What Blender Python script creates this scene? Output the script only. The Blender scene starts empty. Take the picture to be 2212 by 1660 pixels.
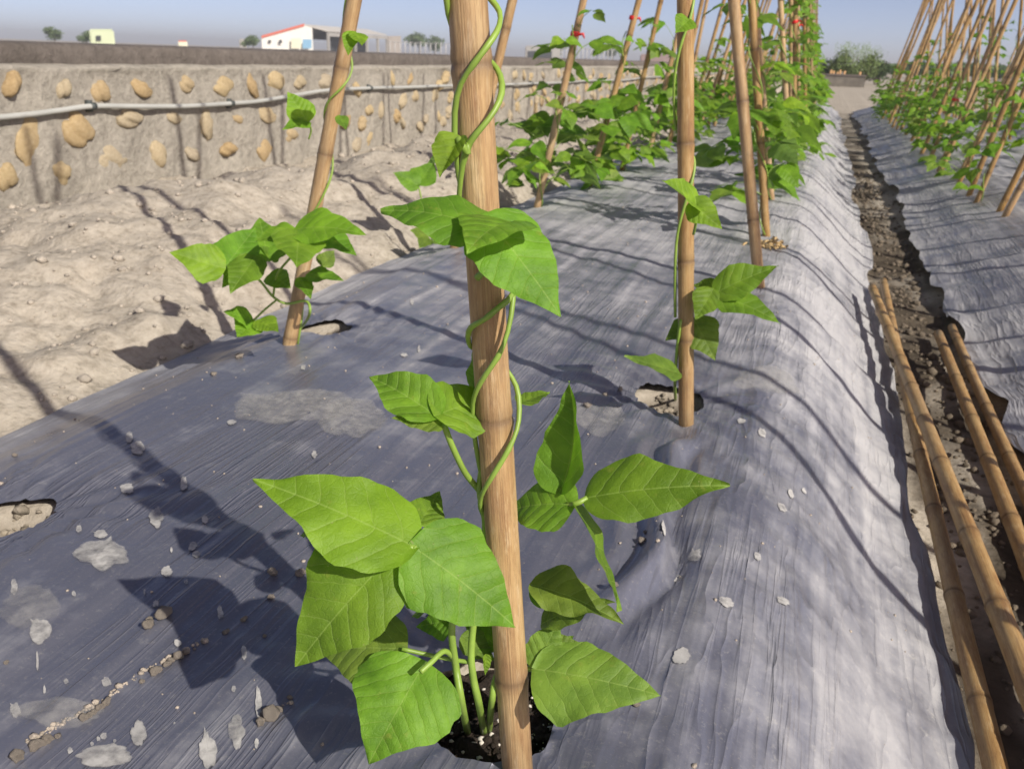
import bpy, math, random
import numpy as np
from mathutils import Vector, Matrix

# ------------------------------------------------------------------ camera
SC = bpy.context.scene
COL = SC.collection
H = 0.5                                   # camera height above the bed top (z = 0)
FPX = 887.0                               # focal length in pixels of a 1024 wide picture
KD = 2212 / 1024                          # my pixel notes were taken on a 2212 px wide view

def _cv(X, Y):
    return np.array([(X / KD - 512) / FPX, -(Y / KD - 384) / FPX, -1.0])

_v = _cv(1790, 144)                       # vanishing point of the rows
_h = np.array([1, -.035, 0.])             # direction of the (tilted) horizon
_y = _v / np.linalg.norm(_v)
_z = np.cross(_h, _v); _z /= np.linalg.norm(_z)
_x = np.cross(_y, _z)
RC = np.array([_x, _y, _z])               # camera axes -> world axes
O = np.array([0, 0, H])

def ray(X, Y): return RC @ _cv(X, Y)
def gp(X, Y, z=0.):                       # pixel -> point on the level z
    r = ray(X, Y); return O + r * ((z - H) / r[2])
def P(X, Y, d): return O + ray(X, Y) * d  # pixel + optical depth
def py(X, Y, y): r = ray(X, Y); return O + r * (y / r[1])
def px(X, Y, x): r = ray(X, Y); return O + r * (x / r[0])

cam = bpy.data.cameras.new('camera')
camo = bpy.data.objects.new('camera', cam); COL.objects.link(camo)
m = Matrix.Identity(4)
for i in range(3):
    for j in range(3): m[i][j] = RC[i][j]
m.translation = Vector(O); camo.matrix_world = m
cam.sensor_width = 36; cam.lens = 36 * FPX / 1024
cam.clip_start = .02; cam.clip_end = 3000
cam.dof.use_dof = True; cam.dof.focus_distance = .66; cam.dof.aperture_fstop = 17
SC.camera = camo

# ------------------------------------------------------------------ light
SUN_EL, SUN_AZ = 36, 120                  # azimuth clockwise from +Y
w = bpy.data.worlds.new('World'); SC.world = w; w.use_nodes = True
nt = w.node_tree
sky = nt.nodes.new('ShaderNodeTexSky'); sky.sky_type = 'NISHITA'; sky.sun_disc = False
sky.sun_elevation = math.radians(SUN_EL); sky.sun_rotation = math.radians(SUN_AZ)
sky.air_density = .32; sky.dust_density = .75; sky.ozone_density = 2.0; sky.altitude = 0
tint = nt.nodes.new('ShaderNodeMix'); tint.data_type = 'RGBA'; tint.blend_type = 'MULTIPLY'; tint.inputs[0].default_value = 1
tint.inputs[7].default_value = (1.30, 1.02, .88, 1)          # white balance of the whole sky
nt.links.new(sky.outputs[0], tint.inputs[6]); nt.links.new(tint.outputs[2], nt.nodes['Background'].inputs[0])
nt.nodes['Background'].inputs[1].default_value = .108
sl = bpy.data.lights.new('sun', 'SUN'); sl.energy = 3.6; sl.angle = math.radians(.6); sl.color = (1, .93, .82)
so = bpy.data.objects.new('sun', sl); COL.objects.link(so)
sd = Vector((math.sin(math.radians(SUN_AZ)) * math.cos(math.radians(SUN_EL)),
             math.cos(math.radians(SUN_AZ)) * math.cos(math.radians(SUN_EL)), math.sin(math.radians(SUN_EL))))
so.rotation_euler = sd.to_track_quat('Z', 'Y').to_euler()
so.location = (4, -2, 5)
SC.view_settings.view_transform = 'Standard'; SC.view_settings.look = 'None'
SC.view_settings.exposure = .56; SC.view_settings.gamma = 1
SC.render.engine = 'CYCLES'
SC.cycles.use_denoising = True
SC.cycles.max_bounces = 6; SC.cycles.transparent_max_bounces = 12
SC.cycles.diffuse_bounces = 3; SC.cycles.glossy_bounces = 2; SC.cycles.transmission_bounces = 4

# ------------------------------------------------------------------ noise
def _hash(ix, iy, s):
    h = (ix.astype(np.int64) * 374761393 + iy.astype(np.int64) * 668265263 + s * 974634241) & 0x7fffffff
    h = ((h ^ (h >> 13)) * 1274126177) & 0x7fffffff
    return ((h ^ (h >> 16)) & 0xffff) / 65535.0
def vnoise(x, y, s=0):
    x = np.asarray(x, float); y = np.asarray(y, float)
    ix = np.floor(x); iy = np.floor(y); fx = x - ix; fy = y - iy
    fx = fx * fx * (3 - 2 * fx); fy = fy * fy * (3 - 2 * fy)
    a = _hash(ix, iy, s); b = _hash(ix + 1, iy, s); c = _hash(ix, iy + 1, s); d = _hash(ix + 1, iy + 1, s)
    return (a + (b - a) * fx) * (1 - fy) + (c + (d - c) * fx) * fy - .5
def fbm(x, y, o=4, s=0):
    r = 0; a = 1.
    for i in range(o):
        r = r + a * vnoise(np.asarray(x) * 2 ** i + 17.3 * i, np.asarray(y) * 2 ** i + 9.1 * i, s + i); a *= .5
    return r
def sstep(a, b, x):
    t = np.clip((np.asarray(x, float) - a) / (b - a), 0, 1); return t * t * (3 - 2 * t)

# ------------------------------------------------------------------ materials
def mat(name):
    mt = bpy.data.materials.new(name); mt.use_nodes = True
    n = mt.node_tree; b = n.nodes['Principled BSDF']
    return mt, n, b
def N(n, t, **k):
    nd = n.nodes.new(t)
    for a, v in k.items():
        if a.startswith('i_'):
            key = a[2:]; key = int(key) if key.isdigit() else key.replace('_', ' ')
            nd.inputs[key].default_value = v
        else: setattr(nd, a, v)
    return nd
def L(n, a, b): n.links.new(a, b)
def ramp(n, fac, stops):
    r = n.nodes.new('ShaderNodeValToRGB'); e = r.color_ramp.elements
    while len(e) < len(stops): e.new(.5)
    for i, (p, c) in enumerate(stops):
        e[i].position = p; e[i].color = (*c, 1) if len(c) == 3 else c
    L(n, fac, r.inputs[0]); return r.outputs[0]
def mathn(n, op, a, b=None, c=None, clamp=False):
    nd = n.nodes.new('ShaderNodeMath'); nd.operation = op; nd.use_clamp = clamp
    for i, v in enumerate((a, b, c)):
        if v is None: continue
        if isinstance(v, (int, float)): nd.inputs[i].default_value = v
        else: L(n, v, nd.inputs[i])
    return nd.outputs[0]
def mixc(n, fac, a, b, mode='MIX'):
    nd = n.nodes.new('ShaderNodeMix'); nd.data_type = 'RGBA'; nd.blend_type = mode
    for i, v in ((0, fac), (6, a), (7, b)):
        if isinstance(v, (int, float)): nd.inputs[i].default_value = v
        elif isinstance(v, tuple): nd.inputs[i].default_value = (*v, 1)
        else: L(n, v, nd.inputs[i])
    return nd.outputs[2]
def noise(n, vec, scale, detail=4, rough=.55, mp=None):
    if mp is not None:
        m_ = N(n, 'ShaderNodeMapping'); m_.inputs['Scale'].default_value = mp; L(n, vec, m_.inputs[0]); vec = m_.outputs[0]
    t = N(n, 'ShaderNodeTexNoise', i_Scale=scale, i_Detail=detail, i_Roughness=rough); L(n, vec, t.inputs['Vector'])
    return t.outputs[0]
def bump(n, b, height, dist, strength=1.0, prev=None):
    bp = N(n, 'ShaderNodeBump'); bp.inputs['Distance'].default_value = dist; bp.inputs['Strength'].default_value = strength
    L(n, height, bp.inputs['Height'])
    if prev is not None: L(n, prev, bp.inputs['Normal'])
    L(n, bp.outputs[0], b.inputs['Normal']); return bp.outputs[0]
def objco(n): return N(n, 'ShaderNodeTexCoord').outputs['Object']
def uvco(n): return N(n, 'ShaderNodeTexCoord').outputs['UV']
def rnd(n): return N(n, 'ShaderNodeObjectInfo').outputs['Random']
def plain(name, col, rough=.7, var=.12, scale=8., bumpd=0.):
    mt, n, b = mat(name); co = objco(n)
    f = noise(n, co, scale)
    lo = tuple(c * (1 - var) for c in col); hi = tuple(min(1, c * (1 + var)) for c in col)
    L(n, ramp(n, f, [(.3, lo), (.7, hi)]), b.inputs['Base Color']); b.inputs['Roughness'].default_value = rough
    if bumpd: bump(n, b, noise(n, co, scale * 4, 5, .65), bumpd)
    return mt

def make_sand():
    mt, n, b = mat('sandy_soil'); co = objco(n)
    f1 = noise(n, co, 1.6, 5, .6); f2 = noise(n, co, 40, 6, .7); f3 = noise(n, co, 9, 5, .65)
    c = ramp(n, f1, [(.3, (.35, .315, .258)), (.7, (.45, .41, .342))])
    c = mixc(n, mathn(n, 'MULTIPLY', ramp(n, f3, [(.52, (0, 0, 0)), (.72, (1, 1, 1))]), .45), c, (.19, .155, .115))
    c = mixc(n, .45, c, ramp(n, f2, [(.36, (.17, .145, .115)), (.47, (.38, .335, .28)), (.66, (.56, .51, .44))]))
    at = N(n, 'ShaderNodeAttribute', attribute_name='moist').outputs['Fac']
    damp = ramp(n, f3, [(.3, (.05, .04, .03)), (.7, (.12, .098, .072))])
    c = mixc(n, at, c, damp)
    L(n, c, b.inputs['Base Color']); b.inputs['Roughness'].default_value = .95
    b.inputs['Specular IOR Level'].default_value = .15
    p = bump(n, b, f3, .013, .55); p = bump(n, b, f2, .0055, .85, p)
    v = N(n, 'ShaderNodeTexVoronoi', i_Scale=85.); L(n, co, v.inputs['Vector'])
    bump(n, b, v.outputs['Distance'], .003, .5, p)
    return mt

def make_film():
    mt, n, b = mat('silver_black_plastic_film'); co = objco(n)
    streak = noise(n, co, 1, 3, .5, (60, 2.2, 16)); streak2 = noise(n, co, 1, 3, .6, (24, 1.1, 10))
    patch = noise(n, co, 2.1, 5, .6); fine = noise(n, co, 260, 3, .7); mid = noise(n, co, 14, 6, .65)
    c = ramp(n, patch, [(.35, (.168, .176, .225)), (.65, (.215, .222, .275))])
    # dried silt left by rain: streaky, more of it where the attribute says so (furrow side)
    at = N(n, 'ShaderNodeAttribute', attribute_name='dust').outputs['Fac']
    d = mathn(n, 'MULTIPLY_ADD', streak2, .8, mathn(n, 'MULTIPLY_ADD', mid, 1.0, mathn(n, 'MULTIPLY_ADD', patch, 1.0, -.65)))
    d = mathn(n, 'ADD', d, mathn(n, 'MULTIPLY_ADD', at, .75, -.95))
    d = mathn(n, 'MULTIPLY', d, 1.6, clamp=True)
    c = mixc(n, mathn(n, 'MULTIPLY', d, .88), c, (.45, .45, .46))
    c = mixc(n, mathn(n, 'MULTIPLY', ramp(n, fine, [(.58, (0, 0, 0)), (.72, (1, 1, 1))]), .35), c, (.45, .43, .40))
    spk = noise(n, co, 75, 4, .75)
    c = mixc(n, mathn(n, 'MULTIPLY', ramp(n, spk, [(.60, (0, 0, 0)), (.68, (1, 1, 1))]), mathn(n, 'MULTIPLY_ADD', at, .5, .12)), c, (.52, .51, .49))
    L(n, c, b.inputs['Base Color'])
    L(n, ramp(n, mathn(n, 'MAXIMUM', d, mathn(n, 'MULTIPLY', mid, .5)), [(.1, (.24,) * 3), (.8, (.7,) * 3)]), b.inputs['Roughness'])
    b.inputs['Specular IOR Level'].default_value = .62
    L(n, mathn(n, 'MULTIPLY', mathn(n, 'SUBTRACT', 1, d, clamp=True), .46), b.inputs['Metallic'])
    p = bump(n, b, streak2, .009, .55)
    # sparse sharp tension wrinkles in clusters, smooth film between them
    sr = mathn(n, 'POWER', mathn(n, 'SUBTRACT', 1, mathn(n, 'ABSOLUTE', mathn(n, 'MULTIPLY_ADD', streak, 2, -1))), 14)
    msk = ramp(n, noise(n, co, 2.6, 3, .5, (1.5, .8, 1)), [(.45, (.05,) * 3), (.66, (1,) * 3)])
    p = bump(n, b, mathn(n, 'MULTIPLY', sr, msk), .0021, .85, p)
    p = bump(n, b, mathn(n, 'MULTIPLY', streak, msk), .0012, .6, p)
    p = bump(n, b, mid, .004, .5, p)
    cr = N(n, 'ShaderNodeTexNoise', i_Scale=1., i_Detail=2., i_Distortion=.35); mpn = N(n, 'ShaderNodeMapping'); mpn.inputs['Scale'].default_value = (26, 4.5, 18); mpn.inputs['Rotation'].default_value = (0, 0, .3)
    L(n, co, mpn.inputs[0]); L(n, mpn.outputs[0], cr.inputs['Vector'])
    rid = mathn(n, 'POWER', mathn(n, 'SUBTRACT', 1, mathn(n, 'ABSOLUTE', mathn(n, 'MULTIPLY_ADD', cr.outputs[0], 2, -1))), 7)
    at2 = N(n, 'ShaderNodeAttribute', attribute_name='crease').outputs['Fac']
    bump(n, b, mathn(n, 'MULTIPLY', rid, at2), .0045, .6, p)
    return mt

def make_bamboo():
    mt, n, b = mat('bamboo'); uv = uvco(n); r = rnd(n)
    off = N(n, 'ShaderNodeVectorMath', operation='ADD'); L(n, uv, off.inputs[0])
    cm = N(n, 'ShaderNodeCombineXYZ'); L(n, mathn(n, 'MULTIPLY', r, 7.), cm.inputs[1]); L(n, mathn(n, 'MULTIPLY', r, 31.), cm.inputs[2])
    L(n, cm.outputs[0], off.inputs[1]); v = off.outputs[0]
    fib = noise(n, v, 1, 5, .7, (70, 5, 1)); blot = noise(n, v, 1, 7, .68, (5, 13, 1)); fine = noise(n, v, 1, 4, .7, (130, 40, 1))
    c = ramp(n, blot, [(.36, (.30, .155, .055)), (.5, (.45, .275, .105)), (.64, (.58, .40, .18))])
    c = mixc(n, .30, c, ramp(n, fib, [(.36, (.20, .10, .035)), (.5, (.44, .265, .105)), (.64, (.62, .44, .22))]))
    c = mixc(n, mathn(n, 'MULTIPLY', ramp(n, fine, [(.56, (0, 0, 0)), (.64, (1, 1, 1))]), .55), c, (.13, .075, .035))
    scuff_ = noise(n, v, 1, 6, .7, (14, 30, 1))
    c = mixc(n, mathn(n, 'MULTIPLY', ramp(n, scuff_, [(.55, (0, 0, 0)), (.66, (1, 1, 1))]), .4), c, (.68, .53, .32))
    c = mixc(n, mathn(n, 'MULTIPLY', ramp(n, noise(n, v, 1, 6, .72, (9, 21, 1)), [(.56, (0, 0, 0)), (.68, (1, 1, 1))]), .45), c, (.19, .115, .06))
    age = ramp(n, noise(n, v, 1, 3, .5, (1.6, 2.3, 1)), [(.5, (0, 0, 0)), (.62, (1, 1, 1))])
    c = mixc(n, mathn(n, 'MULTIPLY', age, .32), c, (.30, .235, .16))
    at = N(n, 'ShaderNodeAttribute', attribute_name='node').outputs['Fac']
    c = mixc(n, mathn(n, 'MULTIPLY', at, .75), c, (.13, .075, .035))
    hs = N(n, 'ShaderNodeHueSaturation'); L(n, c, hs.inputs['Color'])
    L(n, mathn(n, 'MULTIPLY_ADD', r, .3, .74), hs.inputs['Value']); L(n, mathn(n, 'MULTIPLY_ADD', r, -.22, 1.10), hs.inputs['Saturation'])
    L(n, hs.outputs[0], b.inputs['Base Color'])
    b.inputs['Roughness'].default_value = .46; b.inputs['Specular IOR Level'].default_value = .42
    bump(n, b, fib, .0012, .7)
    return mt

def make_leaf(name, c0, c1, trans):
    mt, n, b = mat(name); uv = uvco(n); r = rnd(n)
    s = N(n, 'ShaderNodeSeparateXYZ'); L(n, uv, s.inputs[0])
    v = mathn(n, 'ABSOLUTE', mathn(n, 'SUBTRACT', s.outputs[0], .5)); u = s.outputs[1]
    nz = noise(n, uv, 2.6, 3, .5)
    ph = mathn(n, 'SUBTRACT', u, mathn(n, 'MULTIPLY', mathn(n, 'POWER', v, 1.15), .95))
    ph = mathn(n, 'ADD', ph, mathn(n, 'MULTIPLY', nz, .17))
    tri = mathn(n, 'PINGPONG', mathn(n, 'MULTIPLY', ph, 6.2), .5)            # 0 on the side veins
    vein = mathn(n, 'SUBTRACT', 1, mathn(n, 'DIVIDE', tri, .035), clamp=True)
    mid = mathn(n, 'SUBTRACT', 1, mathn(n, 'DIVIDE', v, .008), clamp=True)
    veins = mathn(n, 'MAXIMUM', mathn(n, 'MULTIPLY', vein, .8), mid)
    vo = N(n, 'ShaderNodeTexVoronoi', i_Scale=19.); vo.feature = 'DISTANCE_TO_EDGE'; L(n, uv, vo.inputs['Vector'])
    cell = vo.outputs['Distance']
    big = noise(n, uv, 2.2, 4, .6); fine = noise(n, uv, 90, 3, .7)
    c = ramp(n, big, [(.36, tuple(x * .86 for x in c0)), (.5, tuple((x + y) / 2 for x, y in zip(c0, c1))), (.64, tuple(x * 1.08 for x in c1))])
    hs = N(n, 'ShaderNodeHueSaturation'); L(n, c, hs.inputs['Color'])
    L(n, mathn(n, 'MULTIPLY_ADD', r, .024, .488), hs.inputs['Hue'])
    L(n, mathn(n, 'MULTIPLY_ADD', mathn(n, 'FRACT', mathn(n, 'MULTIPLY', r, 7.7)), .4, .8), hs.inputs['Value'])
    c = mixc(n, mathn(n, 'MULTIPLY', ramp(n, fine, [(.4, (0, 0, 0)), (.75, (1, 1, 1))]), .18), hs.outputs[0], (.30, .44, .10))
    cmv = N(n, 'ShaderNodeVectorMath', operation='ADD'); L(n, uv, cmv.inputs[0]); L(n, mathn(n, 'MULTIPLY', r, 43.), cmv.inputs[1])
    blem = ramp(n, noise(n, cmv.outputs[0], 6, 6, .72), [(.60, (0, 0, 0)), (.72, (1, 1, 1))])
    c = mixc(n, mathn(n, 'MULTIPLY', blem, .42), c, (.33, .34, .07))
    dots = ramp(n, noise(n, cmv.outputs[0], 38, 3, .6), [(.69, (0, 0, 0)), (.74, (1, 1, 1))])
    c = mixc(n, mathn(n, 'MULTIPLY', dots, .45), c, (.36, .33, .17))
    c = mixc(n, mathn(n, 'MULTIPLY', veins, .5), c, (.34, .48, .12))
    # underside paler
    geo = N(n, 'ShaderNodeNewGeometry')
    c = mixc(n, mathn(n, 'MULTIPLY', geo.outputs['Backfacing'], .35), c, (.24, .36, .14))
    L(n, c, b.inputs['Base Color']); b.inputs['Roughness'].default_value = .5; b.inputs['Specular IOR Level'].default_value = .32
    hgt = mathn(n, 'ADD', mathn(n, 'MULTIPLY', mathn(n, 'POWER', mathn(n, 'MULTIPLY', tri, 2), .5), .9), mathn(n, 'MULTIPLY', mathn(n, 'MINIMUM', cell, .12), .9))
    p = bump(n, b, hgt, .0019, .55); bump(n, b, fine, .0005, .5, p)
    tr = N(n, 'ShaderNodeBsdfTranslucent'); L(n, mixc(n, 1., c, (*trans,), 'MULTIPLY'), tr.inputs[0])
    mx = N(n, 'ShaderNodeMixShader'); mx.inputs[0].default_value = .34
    L(n, b.outputs[0], mx.inputs[1]); L(n, tr.outputs[0], mx.inputs[2]); L(n, mx.outputs[0], n.nodes['Material Output'].inputs[0])
    return mt

def make_splash():
    mt, n, b = mat('dried_mud_film'); co = objco(n)
    f = noise(n, co, 90, 5, .6)
    L(n, ramp(n, f, [(.3, (.36, .355, .35)), (.7, (.5, .495, .48))]), b.inputs['Base Color'])
    b.inputs['Roughness'].default_value = .8
    at = N(n, 'ShaderNodeAttribute', attribute_name='thick').outputs['Fac']
    f2 = noise(n, co, 160, 5, .7); f3 = noise(n, co, 45, 3, .6)
    a = mathn(n, 'MULTIPLY', mathn(n, 'MULTIPLY_ADD', f2, .9, mathn(n, 'MULTIPLY_ADD', f3, 1.3, -.5)), at, clamp=True)
    L(n, a, b.inputs['Alpha'])
    return mt

def make_concrete(name, lo, hi, pit=.012):
    mt, n, b = mat(name); co = objco(n)
    f = noise(n, co, 3.2, 6, .65); g = noise(n, co, 30, 6, .7)
    st = noise(n, co, 1, 4, .6, (6, 6, 1.2))
    c = ramp(n, f, [(.28, lo), (.72, hi)])
    c = mixc(n, .5, c, ramp(n, g, [(.3, tuple(x * .45 for x in lo)), (.5, tuple((x + y) * .5 for x, y in zip(lo, hi))), (.75, tuple(x * 1.25 for x in hi))]))
    c = mixc(n, mathn(n, 'MULTIPLY', ramp(n, st, [(.5, (0, 0, 0)), (.7, (1, 1, 1))]), .35), c, tuple(x * .6 for x in lo))
    L(n, c, b.inputs['Base Color']); b.inputs['Roughness'].default_value = .92
    p = bump(n, b, g, pit, .9); bump(n, b, noise(n, co, 130, 4, .7), .004, .7, p)
    return mt

def make_cobble():
    mt, n, b = mat('river_cobble'); co = objco(n); r = rnd(n)
    f = noise(n, co, 4, 5, .6)
    base = ramp(n, r, [(0, (.47, .37, .22)), (.35, (.56, .46, .29)), (.55, (.45, .31, .16)), (.75, (.52, .46, .34)), (1, (.40, .38, .34))])
    c = mixc(n, .45, base, ramp(n, f, [(.3, (.30, .2, .10)), (.5, (.5, .37, .18)), (.75, (.62, .52, .34))]))
    L(n, c, b.inputs['Base Color']); b.inputs['Roughness'].default_value = .75
    bump(n, b, noise(n, co, 18, 5, .65), .02, .6)
    return mt

SAND = make_sand(); FILM = make_film(); BAMBOO = make_bamboo()
LEAF = make_leaf('bean_leaf', (.115, .245, .016), (.18, .335, .026), (1.5, 1.7, .7))
LEAF_Y = make_leaf('young_bean_leaf', (.15, .29, .015), (.22, .385, .024), (1.6, 1.7, .6))
LEAF_D = make_leaf('old_bean_leaf', (.13, .22, .03), (.20, .30, .04), (1.3, 1.5, .8))
STEM = plain('bean_stem', (.22, .34, .055), .45, .2, 30)
SPLASH = make_splash()
CONC = make_concrete('rough_concrete', (.28, .258, .22), (.48, .445, .385), .02)
COPING = make_concrete('dark_coping_concrete', (.115, .098, .085), (.185, .162, .145), .02)
COBBLE = make_cobble()
PIPE = plain('grey_plastic_conduit', (.42, .43, .41), .5, .1, 5)
CLIP = plain('dark_clip', (.06, .07, .07), .6)
RED = plain('red_plastic_tape', (.62, .02, .02), .4, .15, 40)
SANDC = plain('sand_clod', (.43, .385, .325), .95, .3, 60, .004)
CLOD = plain('dry_soil_clod', (.46, .40, .335), .95, .25, 60, .004)
POT = plain('dark_potting_soil', (.055, .038, .028), .95, .5, 120, .006)
PERL = plain('perlite', (.62, .58, .52), .9)
HUSK = plain('dry_husk', (.48, .34, .16), .7, .3, 60)
FARLEAF = plain('far_foliage', (.10, .15, .06), .8, .5, .9)
TRUNK = plain('bark', (.12, .09, .06), .9)

# ------------------------------------------------------------------ mesh helpers
def prop(o, label=None, cat=None, group=None, kind=None):
    if label: o['label'] = label
    if cat: o['category'] = cat
    if group: o['group'] = group
    if kind: o['kind'] = kind
    return o
def link(name, me, parent=None, loc=(0, 0, 0)):
    o = bpy.data.objects.new(name, me); COL.objects.link(o)
    if parent is not None: o.parent = parent
    o.location = loc; return o
def empty(name, loc):
    o = bpy.data.objects.new(name, None); COL.objects.link(o); o.location = loc; o.empty_display_size = .05; return o
class MB:
    def __init__(s): s.v = []; s.f = []; s.uv = []; s.at = []
    def mesh(s, name, material, smooth=True, attr=None):
        me = bpy.data.meshes.new(name); me.from_pydata([tuple(map(float, p)) for p in s.v], [], s.f)
        if s.uv:
            l = me.uv_layers.new(name='UVMap'); d = np.empty((len(me.loops), 2), np.float32)
            vi = np.empty(len(me.loops), np.int32); me.loops.foreach_get('vertex_index', vi)
            if s.uv and not isinstance(s.uv[0], list): d[:] = np.array(s.uv, np.float32)[vi]
            l.data.foreach_set('uv', d.ravel())
        if attr:
            a = me.attributes.new(attr, 'FLOAT', 'POINT'); a.data.foreach_set('value', np.array(s.at, np.float32))
        me.materials.append(material)
        if smooth: me.polygons.foreach_set('use_smooth', [True] * len(me.polygons))
        me.update(); return me
    def box(s, x0, x1, y0, y1, z0, z1):
        b = len(s.v)
        s.v += [(x0, y0, z0), (x1, y0, z0), (x1, y1, z0), (x0, y1, z0), (x0, y0, z1), (x1, y0, z1), (x1, y1, z1), (x0, y1, z1)]
        s.f += [tuple(b + i for i in q) for q in ((3, 2, 1, 0), (4, 5, 6, 7), (0, 1, 5, 4), (1, 2, 6, 5), (2, 3, 7, 6), (3, 0, 4, 7))]
    def tube(s, pts, rad, seg=8, caps=True, uvs=False, attr=None):
        pts = [Vector(p) for p in pts]; n = len(pts)
        if isinstance(rad, (int, float)): rad = [rad] * n
        t = (pts[1] - pts[0]).normalized(); a = t.orthogonal().normalized(); ln = 0.
        b0 = len(s.v); cols = seg + 1 if uvs else seg
        for i in range(n):
            t2 = (pts[min(i + 1, n - 1)] - pts[max(i - 1, 0)])
            t2 = t2.normalized() if t2.length > 1e-9 else t
            a = (a - t2 * a.dot(t2)).normalized(); bb = t2.cross(a); t = t2
            if i: ln += (pts[i] - pts[i - 1]).length
            for k in range(cols):
                an = 2 * math.pi * k / seg
                s.v.append(pts[i] + (a * math.cos(an) + bb * math.sin(an)) * rad[i])
                if uvs: s.uv.append((k / seg, ln))
                if attr: s.at.append(attr[i])
        for i in range(n - 1):
            for k in range(seg):
                k2 = (k + 1) if uvs else (k + 1) % seg
                s.f.append((b0 + i * cols + k, b0 + i * cols + k2, b0 + (i + 1) * cols + k2, b0 + (i + 1) * cols + k))
        if caps:
            s.f.append(tuple(b0 + k for k in reversed(range(seg)))); s.f.append(tuple(b0 + (n - 1) * cols + k for k in range(seg)))
def spline(pts, n=6):
    pts = [Vector(p) for p in pts]; q = [pts[0] * 2 - pts[1]] + pts + [pts[-1] * 2 - pts[-2]]; out = []
    for i in range(1, len(q) - 2):
        for k in range(n):
            t = k / n; a, b, c, d = q[i - 1], q[i], q[i + 1], q[i + 2]
            out.append(.5 * ((2 * b) + (c - a) * t + (2 * a - 5 * b + 4 * c - d) * t * t + (3 * b - 3 * c + d - a) * t ** 3))
    out.append(pts[-1]); return out
def grid_mesh(name, X, Y, Z, material, keep=None, attrs=None):
    r, c = X.shape
    co = np.stack([X, Y, Z], -1).reshape(-1, 3).astype(np.float32)
    i = np.arange(r * c).reshape(r, c)
    q = np.stack([i[:-1, :-1], i[:-1, 1:], i[1:, 1:], i[1:, :-1]], -1).reshape(-1, 4)
    if keep is not None: q = q[keep.ravel()]
    me = bpy.data.meshes.new(name)
    me.vertices.add(len(co)); me.vertices.foreach_set('co', co.ravel())
    me.loops.add(q.size); me.loops.foreach_set('vertex_index', q.ravel().astype(np.int32))
    me.polygons.add(len(q)); me.polygons.foreach_set('loop_start', np.arange(0, q.size, 4, dtype=np.int32))
    me.polygons.foreach_set('loop_total', np.full(len(q), 4, np.int32))
    me.polygons.foreach_set('use_smooth', np.ones(len(q), bool))
    for k, v in (attrs or {}).items():
        a = me.attributes.new(k, 'FLOAT', 'POINT'); a.data.foreach_set('value', v.ravel().astype(np.float32))
    me.materials.append(material); me.update(calc_edges=True); me.validate(); return me
def icos(rng, sub=2, sx=1, sy=1, sz=1, rough=.2):
    import bmesh
    bm = bmesh.new(); bmesh.ops.create_icosphere(bm, subdivisions=sub, radius=1)
    o = rng.random() * 50
    co = np.array([v.co[:] for v in bm.verts])
    k = 1 + rough * (fbm(co[:, 0] * 1.3 + o, co[:, 1] * 1.3 + co[:, 2] * 1.7 + o, 3))
    v = [(p[0] * q * sx, p[1] * q * sy, p[2] * q * sz) for p, q in zip(co, k)]
    f = [tuple(x.index for x in fc.verts) for fc in bm.faces]; bm.free(); return v, f
def blob_mesh(name, rng, material, **k):
    b = MB(); b.v, b.f = icos(rng, **k); return b.mesh(name, material)

# ------------------------------------------------------------------ terrain
PERIOD = 1.55; BED_END = 16.0
XL, XR = -1.10, .25
RXL = XL + PERIOD
def bed_profile(x, y):
    """height of the soil surface (bed top 0, furrow floor -.18)"""
    x = np.asarray(x, float); y = np.asarray(y, float)
    z = np.full(np.broadcast(x, y).shape, -.185)
    for k in range(-0, 9):
        a, b = XL + PERIOD * k, XR + PERIOD * k
        lo, hi = (a - .03, a + .22)
        if k == 0: up = -.06 + .06 * sstep(XL - .05, XL + .25, x); up = np.where(x < (a + b) / 2, up, 0)
        else: up = -.185 + .185 * np.clip((x - a + .04) / .5, 0, 1) ** .95
        dn = -.185 * sstep(b - .30, b + .02, x)
        s = np.where(x < (a + b) / 2, up, dn)
        s = np.where((x > a - (3 if k == 0 else .1)) & (x < b + .1), s, -9)
        z = np.maximum(z, s)
    e = sstep(BED_END - .2, BED_END + .25, y)
    return z * (1 - e) + (-.185) * e

HOLES = []
def hole(cx, cy, rx, ry): HOLES.append((cx, cy, rx, ry))
def hole_q(x, y, near=None):
    q = np.full(np.broadcast(x, y).shape, 9.)
    for cx, cy, rx, ry in HOLES:
        an = np.arctan2(y - cy, x - cx)
        q = np.minimum(q, np.hypot((x - cx) / rx, (y - cy) / ry) / (1 + .07 * np.sin(3 * an + cx * 40) + .05 * np.sin(5 * an + cy * 30)))
    return q

_c = gp(1062, 1520); C0 = gp(1118, 1655)
hole(_c[0], _c[1], .060, .062)
_c = gp(1448, 850); hole(_c[0], _c[1], .055, .065)
_c = gp(700, 703, -.01); hole(_c[0], _c[1], .055, .05)
_c = gp(18, 1105); hole(_c[0], _c[1], .042, .05)

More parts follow.
